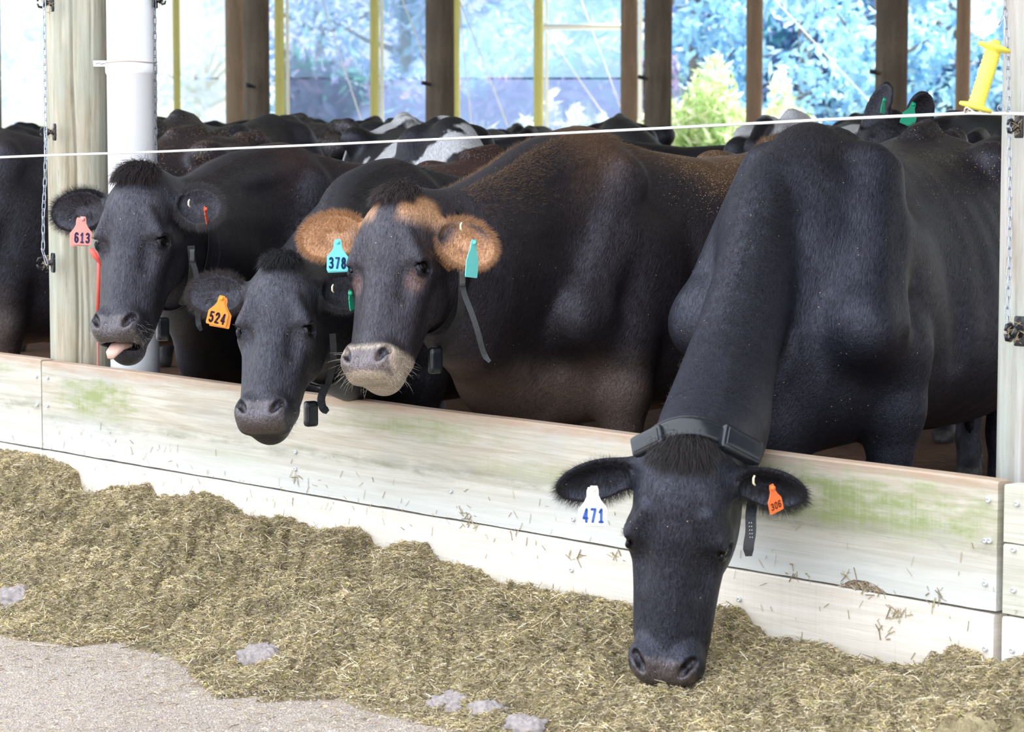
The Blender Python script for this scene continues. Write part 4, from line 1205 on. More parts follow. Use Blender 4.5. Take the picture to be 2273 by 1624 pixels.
def ear_tag(c, pt, up_px, size, col, digits, dcol, label, Rrot=0.0, yaw=0.0, w=.058, hgt=.078, narrow=False, second=True, tilt=0.0, digit_scale=1.0, edge=1.0):
    """flag tag hanging from pt; faces the camera with a small yaw"""
    pt = np.asarray(pt, float); f = np.array([pt[0], pt[1], 0]); f /= -np.linalg.norm(f); f = Rz(yaw) @ f   # towards the camera
    x = np.cross([0, 0, 1], f); x /= np.linalg.norm(x); z = np.array([0, 0, 1.0])
    z = z * math.cos(tilt) + f * math.sin(tilt); y = np.cross(z, x)          # y points away
    cr_, sr_ = math.cos(Rrot), math.sin(Rrot); X = x * cr_ + z * sr_; Z = z * cr_ - x * sr_
    R = np.stack([X, -np.cross(X, Z) * -1, Z], 1)
    nf = np.cross(X, Z); nf = nf if nf @ f > 0 else -nf
    def outline(s):
        ww, hh = w * s / 2, hgt * s; nk = .010 * s
        pts = [(-nk * .7, .008), (-nk, .0), (-nk * 1.05, -hh * .16), (-nk * 1.6, -hh * .30), (-ww * .9, -hh * .46), (-ww, -hh * .51), (-ww, -hh * .96), (-ww * .93, -hh), (ww * .93, -hh), (ww, -hh * .96), (ww, -hh * .51), (ww * .9, -hh * .46), (nk * 1.6, -hh * .30), (nk * 1.05, -hh * .16), (nk, 0), (nk * .7, .008)]
        return np.array(pts)
    def plate(P, off, name, mat, par, dx=0.0, dz=0.0, rz=0.0, th=.0012):
        c_, s2 = math.cos(rz), math.sin(rz); P = np.stack([P[:, 0] * c_ - P[:, 1] * s2 + dx, P[:, 0] * s2 + P[:, 1] * c_ + dz], 1)
        n = len(P); fr = pt + P[:, :1] * X + P[:, 1:] * Z + nf * (off + th); bk = fr - nf * 2 * th
        cen = fr.mean(0) ; V = np.concatenate([fr, bk]); i = np.arange(n); k = (i + 1) % n
        me = bpy.data.meshes.new(name); org = np.array(par['_org'])
        me.from_pydata([tuple(v - org) for v in V], [], [list(i), list(i[::-1] + n)] + [[int(k[q]), int(i[q]), int(i[q] + n), int(k[q] + n)] for q in range(n)])
        me.update(); me.materials.append(mat); o = bpy.data.objects.new(name, me); COL.objects.link(o); o.parent = par; o['_org'] = par['_org']; return o
    mt = simple('tag_' + label.split()[0], col, .45, .5, noise=.10, nscale=50)
    O = outline(size)
    o = plate(O, .004, 'ear_tag', mt, c.obj); o['label'] = label
    if second: plate(O, -.003, 'back_plate', mt, o, dx=second * size, dz=-.004 * size, rz=.05)
    mb = MB(); mb.lathe([(.0001, .010), (.005, .009), (.006, .004), (.006, .0)], pt + nf * .002, nf, 14); mb.build('stud', mt, o)
    if digits:
        hD = .42 * hgt * size * digit_scale; wD = min(hD * .52, w * size * .86 / (len(digits) * 1.22)); gp = wD * .22; tw = len(digits) * wD + (len(digits) - 1) * gp; st_ = hD * .088; mb = MB(); rr_ = st_
        for q, ch_ in enumerate(digits):
            for path in GLYPH[ch_]:
                p2 = np.array(path, float); p2 = np.stack([p2[:, 0] * (wD - 2 * rr_) + rr_ - tw / 2 + q * (wD + gp), p2[:, 1] * (hD - 2 * rr_) + rr_ - hgt * size * .725 - hD / 2], 1)
                for i in range(len(p2)):
                    an = np.linspace(0, 2 * math.pi, 10, endpoint=False); ring = p2[i] + rr_ * np.stack([np.cos(an), np.sin(an)], 1); V2 = np.concatenate([[p2[i]], ring]); F3 = [[0, 1 + k, 1 + (k + 1) % 10] for k in range(10)]
                    mb.add(pt + V2[:, :1] * X + V2[:, 1:] * Z + nf * .0058, F3)
                    if i:
                        dv = p2[i] - p2[i - 1]; L_ = np.linalg.norm(dv) + 1e-9; nn = np.array([-dv[1], dv[0]]) / L_ * rr_; V2 = np.array([p2[i - 1] - nn, p2[i] - nn, p2[i] + nn, p2[i - 1] + nn])
                        mb.add(pt + V2[:, :1] * X + V2[:, 1:] * Z + nf * .0058, [[0, 1, 2, 3]])
        mb.build('tag_number', simple('ink_' + label.split()[0], dcol, .6, .2), o, smooth=False)
    return o


def _arc(cx, cy, rx, ry, a0, a1, n=12):
    t = np.radians(np.linspace(a0, a1, n)); return [(cx + rx * math.cos(x), cy + ry * math.sin(x)) for x in t]


GLYPH = {
    '0': [_arc(.5, .70, .5, .30, 0, 180) + _arc(.5, .30, .5, .30, 180, 360) + [(1, .70)]],
    '1': [[(.12, .78), (.55, 1), (.55, 0)], [(.15, 0), (.95, 0)]],
    '2': [_arc(.5, .72, .5, .28, 170, -20) + [(.55, .38), (0, 0), (1, 0)]],
    '3': [_arc(.45, .76, .5, .24, 150, -90) + [(.35, .52)], _arc(.45, .26, .55, .26, 90, -150)],
    '4': [[(.75, 0), (.75, 1), (0, .28), (1, .28)]],
    '5': [[(.95, 1), (.12, 1), (.08, .55)] + _arc(.45, .31, .55, .31, 110, -150)],
    '6': [_arc(.5, .72, .5, .28, 30, 180) + [(0, .30)], _arc(.5, .29, .5, .29, 0, 360, 20)],
    '7': [[(0, 1), (1, 1), (.38, 0)]],
    '8': [_arc(.5, .76, .42, .24, 0, 360, 20), _arc(.5, .27, .5, .27, 0, 360, 20)],
}


def ring_on(c, cen, u, v, n=64, gap=.004):
    """closed loop hugging the neck surface in the plane (cen;u,v)"""
    a = np.linspace(0, 2 * np.pi, n, endpoint=False); u = u / np.linalg.norm(u); v = v - u * (u @ v); v /= np.linalg.norm(v)
    d = np.cos(a)[:, None] * u + np.sin(a)[:, None] * v; t = np.full(n, .34)
    P0 = np.asarray(cen)
    tt = np.linspace(.02, .34, 65); best = np.full(n, np.nan)
    for x in tt:
        s_ = c.sdf(P0 + d * x); m = np.isnan(best) & (s_ > gap); best[m] = x
    best = np.minimum(np.where(np.isnan(best), .14, best), .20); best = np.convolve(np.pad(best, 3, mode='wrap'), np.ones(7) / 7, 'valid')
    return P0 + d * (best + gap)[:, None], d


def collar(c, cen, u, v, wd=.020, label='black webbing collar strap'):
    P, d = ring_on(c, cen, u, v); n = len(P); ax = np.cross(u, v); ax /= np.linalg.norm(ax); th = .0022
    prof = [(-wd, 0), (-wd, th), (wd, th), (wd, 0)]
    V = np.concatenate([np.stack([P[i] + ax * a + d[i] * b_ for a, b_ in prof]) for i in range(n)]); i = np.arange(n)[:, None] * 4; j = np.arange(4)[None]; k = (j + 1) % 4; i2 = (i + 4) % (4 * n)
    o = mesh_np('collar', V, np.stack([i + j, i + k, i2 + k, i2 + j], -1).reshape(-1, 4), M['strap'], c.obj, smooth=False); o['label'] = label
    return o, P, d, ax


def strap_tail(par, pts, wd, col=None, name='strap_end'):
    pts = np.array(pts); t = np.linspace(0, len(pts) - 1, 30)
    # smooth path
    for _ in range(1): P = np.stack([np.interp(t, np.arange(len(pts)), pts[:, k]) for k in range(3)], 1)
    for _ in range(6): P[1:-1] = (P[:-2] + P[1:-1] * 2 + P[2:]) / 4
    T = np.gradient(P, axis=0); T /= np.linalg.norm(T, axis=1, keepdims=True); vw = P - [0, 0, EYE]; s_ = np.cross(T, vw); s_ /= np.linalg.norm(s_, axis=1, keepdims=True); nn = np.cross(s_, T)
    w = wd * np.interp(np.arange(30), [0, 24, 29], [1, 1, .6])[:, None]; th = .0016
    V = np.stack([P - s_ * w - nn * th, P + s_ * w - nn * th, P + s_ * w + nn * th, P - s_ * w + nn * th], 1).reshape(-1, 3)
    i = np.arange(29)[:, None] * 4; j = np.arange(4)[None]; k = (j + 1) % 4
    F = np.concatenate([np.stack([i + j, i + k, i + 4 + k, i + 4 + j], -1).reshape(-1, 4), [[3, 2, 1, 0], [116, 117, 118, 119]]])
    return mesh_np(name, V, F, M['strap'], par, smooth=False)

# ================================================================== the four cows with numbered tags, and their neighbour
def tipl(c_o, c_R, s_, px, py, Y): return (np.asarray(c_R).T @ (W(px, py, Y) - np.asarray(c_o))) / s_


def oframe(R): 
    u, _, v = np.linalg.svd(np.array(R)); return u @ v


# ---- cow 378 (tan ears)
R378 = oframe([[0.905, 0.407, 0.121], [-0.417, 0.798, 0.436], [0.08, -0.445, 0.892]]); o378 = np.array([-0.312, 7.293, 1.193]); s378 = 1.04
wD = W(1335, 303, 8.1)
D_ = Cow(wD, (-.70, -.714), hw=wD[2], width=1.0, seed=1).trunk()
D_.head(o378, R378, s378, ears=(tipl(o378, R378, s378, 672, 535, 7.38), tipl(o378, R378, s378, 1092, 575, 7.20)), earn=((-.15, -1, -.35), (-.15, -1, .15)), ear=1.15)
D_.neck([(W(1310, 302, 8.06), D_.T((.40, 0, .60)), .17), (W(1200, 330, 7.85), W(1090, 905, 7.75), .145), (W(1100, 395, 7.62), W(1045, 825, 7.52), .12), (W(1010, 440, 7.47), W(1000, 765, 7.42), .10), (D_.H((0, .05, .02)), D_.H((0, .20, -.16)), .075)])
D_.mesh('cow', paint(DBROWN, top=(.105, .056, .028), head_tan=True, muzzle='pale', pink=1.0, dust=1.0), label='dark brown cow with tan ears and aqua ear tag numbered 378', group='cows with heads over the barrier')  # brown back, with its golden backlit rim mixed into the coat colour
# ---- cow 613 (mouth open)
R613 = oframe([[0.948, 0.308, 0.079], [-0.315, 0.874, 0.371], [0.045, -0.377, 0.925]]); o613 = np.array([-1.123, 8.12, 1.232]); s613 = 1.03
wB = W(665, 333, 9.3)
B_ = Cow(wB, (-.75, -.66), hw=wB[2], seed=2).trunk()
B_.head(o613, R613, s613, mouth=True, ears=(tipl(o613, R613, s613, 122, 478, 8.25), tipl(o613, R613, s613, 488, 470, 8.10)), earn=((-.1, -1, -.4), (-.25, -1, .1)), ear=1.15)
B_.neck([(W(640, 334, 9.25), B_.T((.40, 0, .60)), .16), (W(545, 350, 8.95), W(452, 838, 8.9), .135), (W(480, 377, 8.7), W(430, 765, 8.62), .11), (W(420, 408, 8.45), W(398, 705, 8.38), .095), (B_.H((0, .05, .02)), B_.H((0, .19, -.15)), .075)])
B_.mesh('cow', paint((.014, .012, .015), top=(.055, .026, .020), muzzle='grey', pink=.0, dust=.25), label='black cow with open mouth and pink ear tag numbered 613', group='cows with heads over the barrier')
# ---- cow 524
R524 = oframe([[0.976, 0.205, 0.074], [-0.215, 0.852, 0.477], [0.035, -0.481, 0.876]]); o524 = np.array([-0.635, 7.416, 1.004]); s524 = .96
wC = W(910, 365, 8.8)
C_ = Cow(wC, (-.75, -.66), hw=wC[2], seed=3).trunk()
C_.head(o524, R524, s524, ears=(tipl(o524, R524, s524, 424, 655, 7.5), tipl(o524, R524, s524, 806, 655, 7.42)), earn=((-.1, -1, -.25), (-.2, -1, .1)), ear=1.15)
C_.neck([(W(885, 367, 8.72), C_.T((.40, 0, .58)), .16), (W(800, 405, 8.4), C_.T((.60, 0, .62)), .135), (W(745, 480, 8.05), W(790, 880, 7.95), .11), (W(705, 580, 7.7), W(742, 850, 7.68), .09), (C_.H((0, .05, .02)), C_.H((0, .19, -.15)), .072)])
C_.mesh('cow', paint(BLACK, top=(.02, .014, .013), muzzle='grey', dust=.15), label='small black cow with orange ear tag numbered 524, nose below the board top', group='cows with heads over the barrier')
# ---- cow 471 (eating)
R471 = oframe(np.array([[0.991, 0.113, 0.064], [-0.103, 0.984, -0.144], [-0.08, 0.136, 0.988]]) @ Rz(-.14)); o471 = np.array([0.392, 6.145, 0.643]); s471 = 1.1
wE = W(1835, 277, 7.4)
E_ = Cow(wE, (-.43, -.903), hw=wE[2], width=1.16, seed=4).trunk()
E_.head(o471, R471, s471, ears=(tipl(o471, R471, s471, 1245, 1085, 6.25), tipl(o471, R471, s471, 1783, 1098, 6.15)), earn=((-.1, -1, -.35), (.1, -1, -.35)), ear=.84)
dd = np.array([0, .66, -.75])
E_.neck([(W(1800, 288, 7.35), E_.T((.38, 0, .70)), .16), (W(1712, 400, 7.12), W(1720, 400, 7.12) + dd * .36, .10), (W(1672, 565, 6.9), W(1678, 565, 6.9) + dd * .27, .088), (W(1618, 762, 6.66), W(1624, 762, 6.66) + dd * .24, .098), (W(1585, 890, 6.43), W(1589, 890, 6.43) + dd * .235, .112), (E_.H((0, .055, .03)), E_.H((0, .20, -.13)), .085)], .06)
E_.mesh('cow', paint(NAVY, top=(.016, .013, .014), muzzle='grey', dust=.12), label='large blue-black cow reaching over the barrier to eat, ear tag 471', group='cows with heads over the barrier')
# ---- neighbour, far left
A_ = Cow((-1.99, 10.55), (-.75, -.66), hw=1.375, seed=5).trunk()
oA = A_.T((1.02, 0, 1.18)); RA = oframe(np.array([[.80, .6, 0], [-.6, .8, 0], [0, 0, 1]]) @ np.array([[1, 0, 0], [0, .9, .43], [0, -.43, .9]]))
A_.head(oA, RA, 1.0)
A_.neck([(A_.T((.12, 0, 1.35)), A_.T((.42, 0, .62)), .15), (A_.T((.45, 0, 1.30)), A_.T((.58, 0, .80)), .12), (A_.T((.75, 0, 1.26)), A_.T((.78, 0, .93)), .095), (A_.H((0, .05, .02)), A_.H((0, .19, -.15)), .075)])
A_.mesh('cow', paint((.017, .0145, .017), top=(.035, .022, .02), pink=.5, dust=.4), hf=.009, hc=.014, label='black cow standing behind the left post, its head out of the photo', group='cows with heads over the barrier')
eyes(A_)

for c in (D_, B_, C_, E_): eyes(c)
forelock(D_, 1700, (.055, .042, .042), L=(.03, .07), seed=1, spread=.052)
forelock(B_, 1900, (.030, .022, .024), L=(.04, .085), seed=2, spread=.055)
forelock(C_, 1700, (.022, .022, .026), L=(.03, .06), seed=3, spread=.045)
forelock(E_, 1900, (.024, .020, .022), L=(.035, .08), seed=4, spread=.055)
ear_hair(D_, 1500, ((.40, .20, .09), (.38, .20, .10)), (.012, .026), 5)
ear_hair(B_, 1300, ((.012, .010, .012), (.05, .045, .05)), (.014, .032), 6)
ear_hair(C_, 1200, ((.03, .022, .024), (.03, .026, .03)), (.012, .026), 7)
ear_hair(E_, 1400, ((.02, .017, .02), (.02, .017, .02)), (.014, .034), 8)
whiskers(D_, 90, (.55, .5, .42), 1); whiskers(B_, 90, (.35, .34, .34), 2); whiskers(C_, 60, (.2, .2, .2), 3, (.012, .03)); whiskers(E_, 50, (.15, .15, .15), 4, (.01, .02))

def back_hair(c, N, col, L=(.007, .014), seed=0):
    V, F = c.V, c.F; a, b_, d, e = (V[F[:, k]] for k in range(4)); cen = (a + b_ + d + e) / 4
    nrm = np.cross(d - a, e - b_); ar = np.linalg.norm(nrm, axis=1) / 2; nrm /= (2 * ar[:, None] + 1e-12)
    q = c.local(cen); h = np.linalg.norm(c.hlocal(cen) - [0, .05, -.2], axis=1)
    w = ar * (nrm[:, 2] > .15) * (nrm[:, 2] < .9) * (q[:, 2] > .55) * (h > .33) * (q[:, 0] > -1.25) * np.exp(-np.clip(c.crest(cen) - .02, 0, 1) / .03)
    r = np.random.default_rng(seed); i = r.choice(len(F), N, p=w / w.sum()); s1, s2 = r.uniform(size=(2, N, 1)); P = (a[i] * (1 - s1) + b_[i] * s1) * (1 - s2) + (e[i] * (1 - s1) + d[i] * s1) * s2
    D = nrm[i] * .6 - np.append(c.R[:2, 0], 0) * .6 + r.normal(0, .3, (N, 3))
    hairs('back_hair', c, P, D, r.uniform(*L, N), np.full(N, .00032), np.array(col) * r.uniform(.4, 1.6, (N, 1)), .4, seed, .3, 3)


def crest_fn(c):
    pts = [c.T((x, 0, np.interp(x, TRX[::-1], TRT[::-1]))) for x in (-1.1, -.8, -.4, -.1, .1)] + [np.asarray(a[0]) for a in c.st]
    pts = np.array(pts)
    def f(P):
        best = np.full(len(P), 9.0)
        for a, b_ in zip(pts[:-1], pts[1:]):
            ab = b_ - a; t = np.clip((P - a) @ ab / (ab @ ab), 0, 1); best = np.minimum(best, np.linalg.norm(P - a - t[:, None] * ab, axis=1))
        return best
    return f


for c, n_, cl_, L_ in ((D_, 11000, (.14, .08, .04), (.008, .018)), (B_, 6000, (.03, .02, .018), (.008, .016)), (C_, 6000, (.018, .015, .016), (.008, .018)), (E_, 9000, (.014, .012, .014), (.008, .018))):  # golden backlit rim also tints the brown back hair of the first cow
    c.crest = crest_fn(c); back_hair(c, n_, cl_, L_, n_)

r = np.random.default_rng(91); n_ = 5200; t_ = r.uniform(0, 1, n_) ** .8
lx = np.interp(t_, [0, .25, .6, 1], [1712, 1672, 1618, 1572]); ly = np.interp(t_, [0, .25, .6, 1], [390, 560, 765, 930]); ly0 = np.interp(t_, [0, .25, .6, 1], [7.1, 6.9, 6.66, 6.36])
off = r.normal(0, 12, n_); P_ = np.array([W(a + o_ * 1.0, b__, y_ - .15) for a, o_, b__, y_ in zip(lx, off, ly, ly0)]); vd = P_ - np.array([0, 0, EYE]); vd /= np.linalg.norm(vd, axis=1, keepdims=True)
for _ in range(30): P_ = P_ + vd * np.clip(E_.sdf(P_), -.01, .03)[:, None]
D__ = np.stack([np.sign(off + 5) * .8 + .2, np.full(n_, -.25), np.full(n_, -.55)], 1) + r.normal(0, .22, (n_, 3))
hairs('mane', E_, P_, D__, r.uniform(.012, .026, n_), np.full(n_, .00035), np.array((.018, .019, .026)) * r.uniform(.3, 2.0, (n_, 1)), .4, 92, .5, 4)

# tongue and lower gum of the cow with the open mouth
mb = MB(); H = B_.H
tp = [H((0, .075, -.478)), H((0, .045, -.494)), H((-.004, .016, -.508)), H((-.008, -.002, -.532)), H((-.010, -.006, -.550))]
mb.tube(tp, [.022, .027, .027, .022, .010], 20, squash=.5)
mb.build('tongue', M['tongue'], B_.obj)

# ---- ear tags
ear_tag(B_, W(184, 486, 8.16), 0, 1.0, (.72, .30, .26), '613', (.09, .06, .16), 'pink numbered ear tag', yaw=.05, Rrot=-.06, second=-.010)
ear_tag(D_, W(750, 537, 7.30), 0, 1.0, (.14, .62, .66), '378', (.02, .07, .22), 'aqua numbered ear tag', yaw=-.05, Rrot=-.02, second=-.002)
ear_tag(C_, W(492, 662, 7.42), 0, .97, (.85, .30, .03), '524', (.05, .02, .04), 'orange numbered ear tag', yaw=.1, Rrot=-.24, second=.008)
ear_tag(E_, W(1318, 1085, 6.08), 0, 1.06, (.80, .81, .74), '471', (.05, .12, .45), 'cream numbered ear tag', yaw=.05, Rrot=-.02, second=-.005)
ear_tag(D_, W(1049, 538, 7.13), 0, 1.05, (.16, .62, .58), '', (0, 0, 0), 'blank aqua tag turned edge-on', yaw=.85, Rrot=-.12, second=False, w=.045, hgt=.088)
ear_tag(B_, W(452, 464, 8.06), 0, .62, (.65, .10, .04), '', (0, 0, 0), 'small red tag seen edge-on', yaw=1.25, Rrot=.5, second=False, w=.03)
ear_tag(C_, W(774, 650, 7.36), 0, .62, (.03, .50, .28), '', (0, 0, 0), 'small green tag seen edge-on', yaw=1.0, Rrot=.25, second=False, w=.035)
ear_tag(E_, W(1711, 1082, 6.06), 0, .75, (.80, .16, .03), '306', (.25, .05, .02), 'small orange tag inside the ear', yaw=.75, Rrot=.28, second=False, w=.055, digit_scale=.72)
for c, p in ((E_, W(1675, 1066, 6.07)), (D_, W(1025, 503, 7.15)), (B_, W(421, 451, 8.04)), (C_, W(740, 640, 7.36))):
    mb = MB(); mb.tube([p + np.array([.000, 0, .011]), p + np.array([-.003, -.004, .005]), p + np.array([-.003, -.004, -.005]), p + np.array([.001, 0, -.011])], [.0022, .0026, .0026, .0022], 8)
    mb.build('ear_button', simple('cream_button', (.75, .70, .45), .4), c.obj)

# ---- collars
def midneck(c, t):
    st = c.st; i = min(int(t), len(st) - 2); f = t - i
    cr = np.asarray(st[i][0]) * (1 - f) + np.asarray(st[i + 1][0]) * f; th = np.asarray(st[i][1]) * (1 - f) + np.asarray(st[i + 1][1]) * f
    return cr, th
# 378: band from behind the ears down to under the throat
def neckcollar(c, cr, th, wd, label, gap=.004):
    cen = (cr + th) / 2; u = cr - th; u /= np.linalg.norm(u)
    return cen, u
for c, cr, th in ((D_, W(985, 465, 7.40), W(985, 768, 7.30)), (B_, W(405, 415, 8.32), W(385, 712, 8.30)), (C_, W(700, 600, 7.62), W(733, 860, 7.60))):
    cen = (cr + th) / 2; u = cr - th
    fwd = c.H((0, .1, -.1)) - (c.st[-3][0] + c.st[-3][1]) / 2; v = np.cross(u, fwd)
    o, P, d, ax = collar(c, cen, u, v, .016)
    c.collar = o; c.cP = P; c.cd = d
    lowest = P[np.argmin(P[:, 2])]
    c.low = lowest
def pendant(c, p, tilt=0.0, sz=(.020, .013, .036), label='black sensor box under the collar'):
    mb = MB(); mb.rbox(p, sz, .009, Rz(.5) @ np.array([[1, 0, 0], [0, math.cos(tilt), -math.sin(tilt)], [0, math.sin(tilt), math.cos(tilt)]])); o = mb.build('sensor_box', M['blackplastic'], c.collar); return o
pendant(D_, W(966, 800, 7.36)); pendant(B_, W(361, 730, 8.28)); pendant(C_, W(690, 918, 7.52))
# buckles and loose strap ends
Yd = 7.22
strap_tail(D_.collar, [W(1026, 625, Yd), W(1030, 655, Yd), W(1046, 690, Yd - .02), W(1062, 740, Yd - .03), W(1070, 775, Yd - .03), W(1078, 793, Yd - .03), W(1088, 803, Yd - .04)], .0075)
strap_tail(D_.collar, [W(1026, 600, Yd + .01), W(1026, 650, Yd + .01), W(1022, 700, Yd + .03), W(1000, 740, Yd + .07), W(984, 772, Yd + .12)], .010, name='strap')
mb = MB(); mb.rbox(W(1027, 618, Yd - .004), (.009, .006, .022), .003); mb.build('buckle', M['blackplastic'], D_.collar)
Yb = 8.1
strap_tail(B_.collar, [W(427, 580, Yb), W(434, 600, Yb), W(440, 632, Yb), W(438, 690, Yb + .02), W(440, 720, Yb + .02), W(447, 733, Yb)], .008)
strap_tail(B_.collar, [W(424, 545, Yb + .02), W(428, 590, Yb + .02), W(424, 630, Yb + .04), W(412, 660, Yb + .08), W(400, 675, Yb + .12)], .011, name='strap')
mb = MB(); mb.rbox(W(427, 567, Yb), (.009, .006, .02), .003); mb.build('buckle', M['blackplastic'], B_.collar)
strap_tail(C_.collar, [W(722, 855, 7.45), W(712, 885, 7.42), W(716, 905, 7.40), W(727, 914, 7.38)], .011)
strap_tail(C_.collar, [W(738, 740, 7.46), W(741, 790, 7.46), W(735, 830, 7.47), W(722, 870, 7.48)], .009, name='strap')

# 471: moulded collar unit lying across the poll
cr = W(1545, 958, 6.22); cen = cr + np.array([.0, .11, -.09]); u = cr - cen; v = np.array([1, 0, -.1])
o, P, d, ax = collar(E_, cen, u, v, .013); E_.collar = o
def facebox(a, b_, hgt, th, rad, name, par, tilt=.55):
    """glossy moulded box whose long axis runs a->b_"""
    a, b_ = np.asarray(a, float), np.asarray(b_, float); X = b_ - a; L = np.linalg.norm(X); X /= L
    f = np.array([0, -math.cos(tilt), math.sin(tilt)]); f -= X * (f @ X); f /= np.linalg.norm(f); Z = np.cross(X, f)
    mb = MB(); mb.rbox((a + b_) / 2, (L / 2, th, hgt / 2), rad, np.stack([X, f, Z], 1)); mb.rbox((a + b_) / 2 + f * th * .9, (L / 2 - .008, th * .3, hgt / 2 - .008), th * .28, np.stack([X, f, Z], 1))
    return mb.build(name, M['blackplastic'], par)
facebox(W(1406, 996, 6.20), W(1474, 962, 6.15), .050, .013, .009, 'sensor_box', o)
facebox(W(1600, 966, 6.14), W(1684, 1010, 6.19), .062, .016, .010, 'sensor_box', o)
mb = MB(); P_ = np.array([W(1462, 966, 6.17), W(1490, 952, 6.15), W(1520, 946, 6.14), W(1555, 948, 6.14), W(1590, 960, 6.15), W(1612, 972, 6.16)]); t_ = np.linspace(0, 5, 24); P_ = np.stack([np.interp(t_, range(6), P_[:, k]) for k in range(3)], 1)
for _ in range(5): P_[1:-1] = (P_[:-2] + 2 * P_[1:-1] + P_[2:]) / 4
T_ = np.gradient(P_, axis=0); T_ /= np.linalg.norm(T_, axis=1, keepdims=True); f_ = np.array([0, -.85, .5]); f_ = f_ - T_ * (T_ @ f_)[:, None]; f_ /= np.linalg.norm(f_, axis=1, keepdims=True); s_ = np.cross(T_, f_)
an = np.linspace(0, 2 * math.pi, 16, endpoint=False); ca, sa = np.sign(np.cos(an)) * np.abs(np.cos(an)) ** .5, np.sign(np.sin(an)) * np.abs(np.sin(an)) ** .6
V = (P_[:, None] + s_[:, None] * ca[None, :, None] * .023 + f_[:, None] * sa[None, :, None] * .009).reshape(-1, 3); i = np.arange(23)[:, None] * 16; j = np.arange(16)[None]; k = (j + 1) % 16
mb.add(V, np.stack([i + j, i + 16 + j, i + 16 + k, i + k], -1).reshape(-1, 4)); mb.build('collar_bridge', M['blackplastic'], o)
tl = strap_tail(o, [W(1672, 1105, 6.22), W(1666, 1140, 6.18), W(1667, 1180, 6.15), W(1661, 1212, 6.14), W(1662, 1234, 6.14)], .0125)
mb = MB()
for k in range(5):
    for e in (0, 1): mb.ell(W(1663 + e * 5 + k * .5, 1160 + k * 8, 6.125), (.0011, .0008, .0014), n=8)
mb.build('strap_holes', M['screw'], tl)

# ================================================================== herd behind
def herd_mesh(headpos, low, coat, seed, width=1.0, ears_up=False):
    c = Cow((0, 0), (1, 0), hw=1.36, seed=seed, width=width).trunk()
    R0 = np.array([[0, -1, 0], [1, 0, 0], [0, 0, 1]], float)         # face towards +x
    pt = headpos[3] if len(headpos) > 3 else .35; yw = headpos[4] if len(headpos) > 4 else 0
    Rt = np.array([[1, 0, 0], [0, math.cos(pt), math.sin(pt)], [0, -math.sin(pt), math.cos(pt)]])
    c.head(headpos[:3], Rz(yw) @ R0 @ Rt, 1.0, ears=((-.18, .05, .06 if ears_up else -.02), (.18, .05, .06 if ears_up else -.02)))
    o = np.array(headpos[:3]); a, b_ = c.T((.15, 0, 1.34)), c.T((.42, 0, .66))
    e1, e2 = c.H((0, .05, .02)), c.H((0, .19, -.15))
    c.neck([(a, b_, .15), (a * .55 + e1 * .45 + [0, 0, .02], b_ * .55 + e2 * .45, .12), (a * .2 + e1 * .8 + [0, 0, .01], b_ * .25 + e2 * .75, .09), (e1, e2, .075)])
    o = c.mesh('cow', paint(coat[0], **coat[1]), hf=.010, hc=.018)
    return c, o


def pat_a(s, q, nz):
    x, y, z = q.T; w1 = sm(np.sin(x * 9.5 - z * 7.0 + 1.4 * nz + .6), .50, .66) * sm(z, .95, 1.05)
    w2 = sm(-np.abs(y - .02) + .02 * nz, -.055, -.03) * sm(z, 1.1, 1.2) * sm(-np.abs(x + .3), -.5, -.4)
    return np.maximum(w1, w2)
def pat_b(s, q, nz):
    x, y, z = q.T; return sm(-np.abs(x + .92) + .08 * nz + (z - 1.2) * .2, -.30, -.25) * sm(z, .6, .8)
def pat_c(s, q, nz):
    x, y, z = q.T; return sm(x + .05 * nz, .85, .9) * sm(-np.abs(y), -.05, -.03)


K0 = (.007, .0065, .008)
black = (K0, dict(muzzle='grey'))
greyb = ((.022, .02, .025), dict(muzzle='grey', dust=.6))
protos = {}
protos['up'] = herd_mesh((.98, 0, 1.22), False, black, 11)
protos['side'] = herd_mesh((.92, .25, 1.16, .3, .6), False, black, 12)
protos['low'] = herd_mesh((.95, 0, .85, .1), True, greyb, 13)
protos['pa'] = herd_mesh((.95, 0, .95, .2), True, (K0, dict(muzzle='grey', patches=pat_a)), 14)
protos['pb'] = herd_mesh((.95, 0, 1.0, .2), True, (K0, dict(muzzle='grey', patches=pat_b)), 15)
protos['pc'] = herd_mesh((.98, 0, 1.24, .25), False, (K0, dict(muzzle='grey', patches=pat_c)), 16)
for c, o in protos.values(): eyes(c)
used = set()


def herd(kind, px, py, Y, yaw, label, group=None, dz=0.0):
    c, o = protos[kind]; w = W(px, py, Y); k = w[2] / 1.36
    if kind in used:
        n = o.copy(); COL.objects.link(n)
        for ch in o.children:
            cc = ch.copy(); COL.objects.link(cc); cc.parent = n
    else: n = o; used.add(kind)
    n.location = (w[0], w[1], 0); n.rotation_euler = (0, 0, yaw); n.scale = (k, k, k)
    tag(n, label, 'cow', group or 'cows of the herd standing further back in the pen'); return n


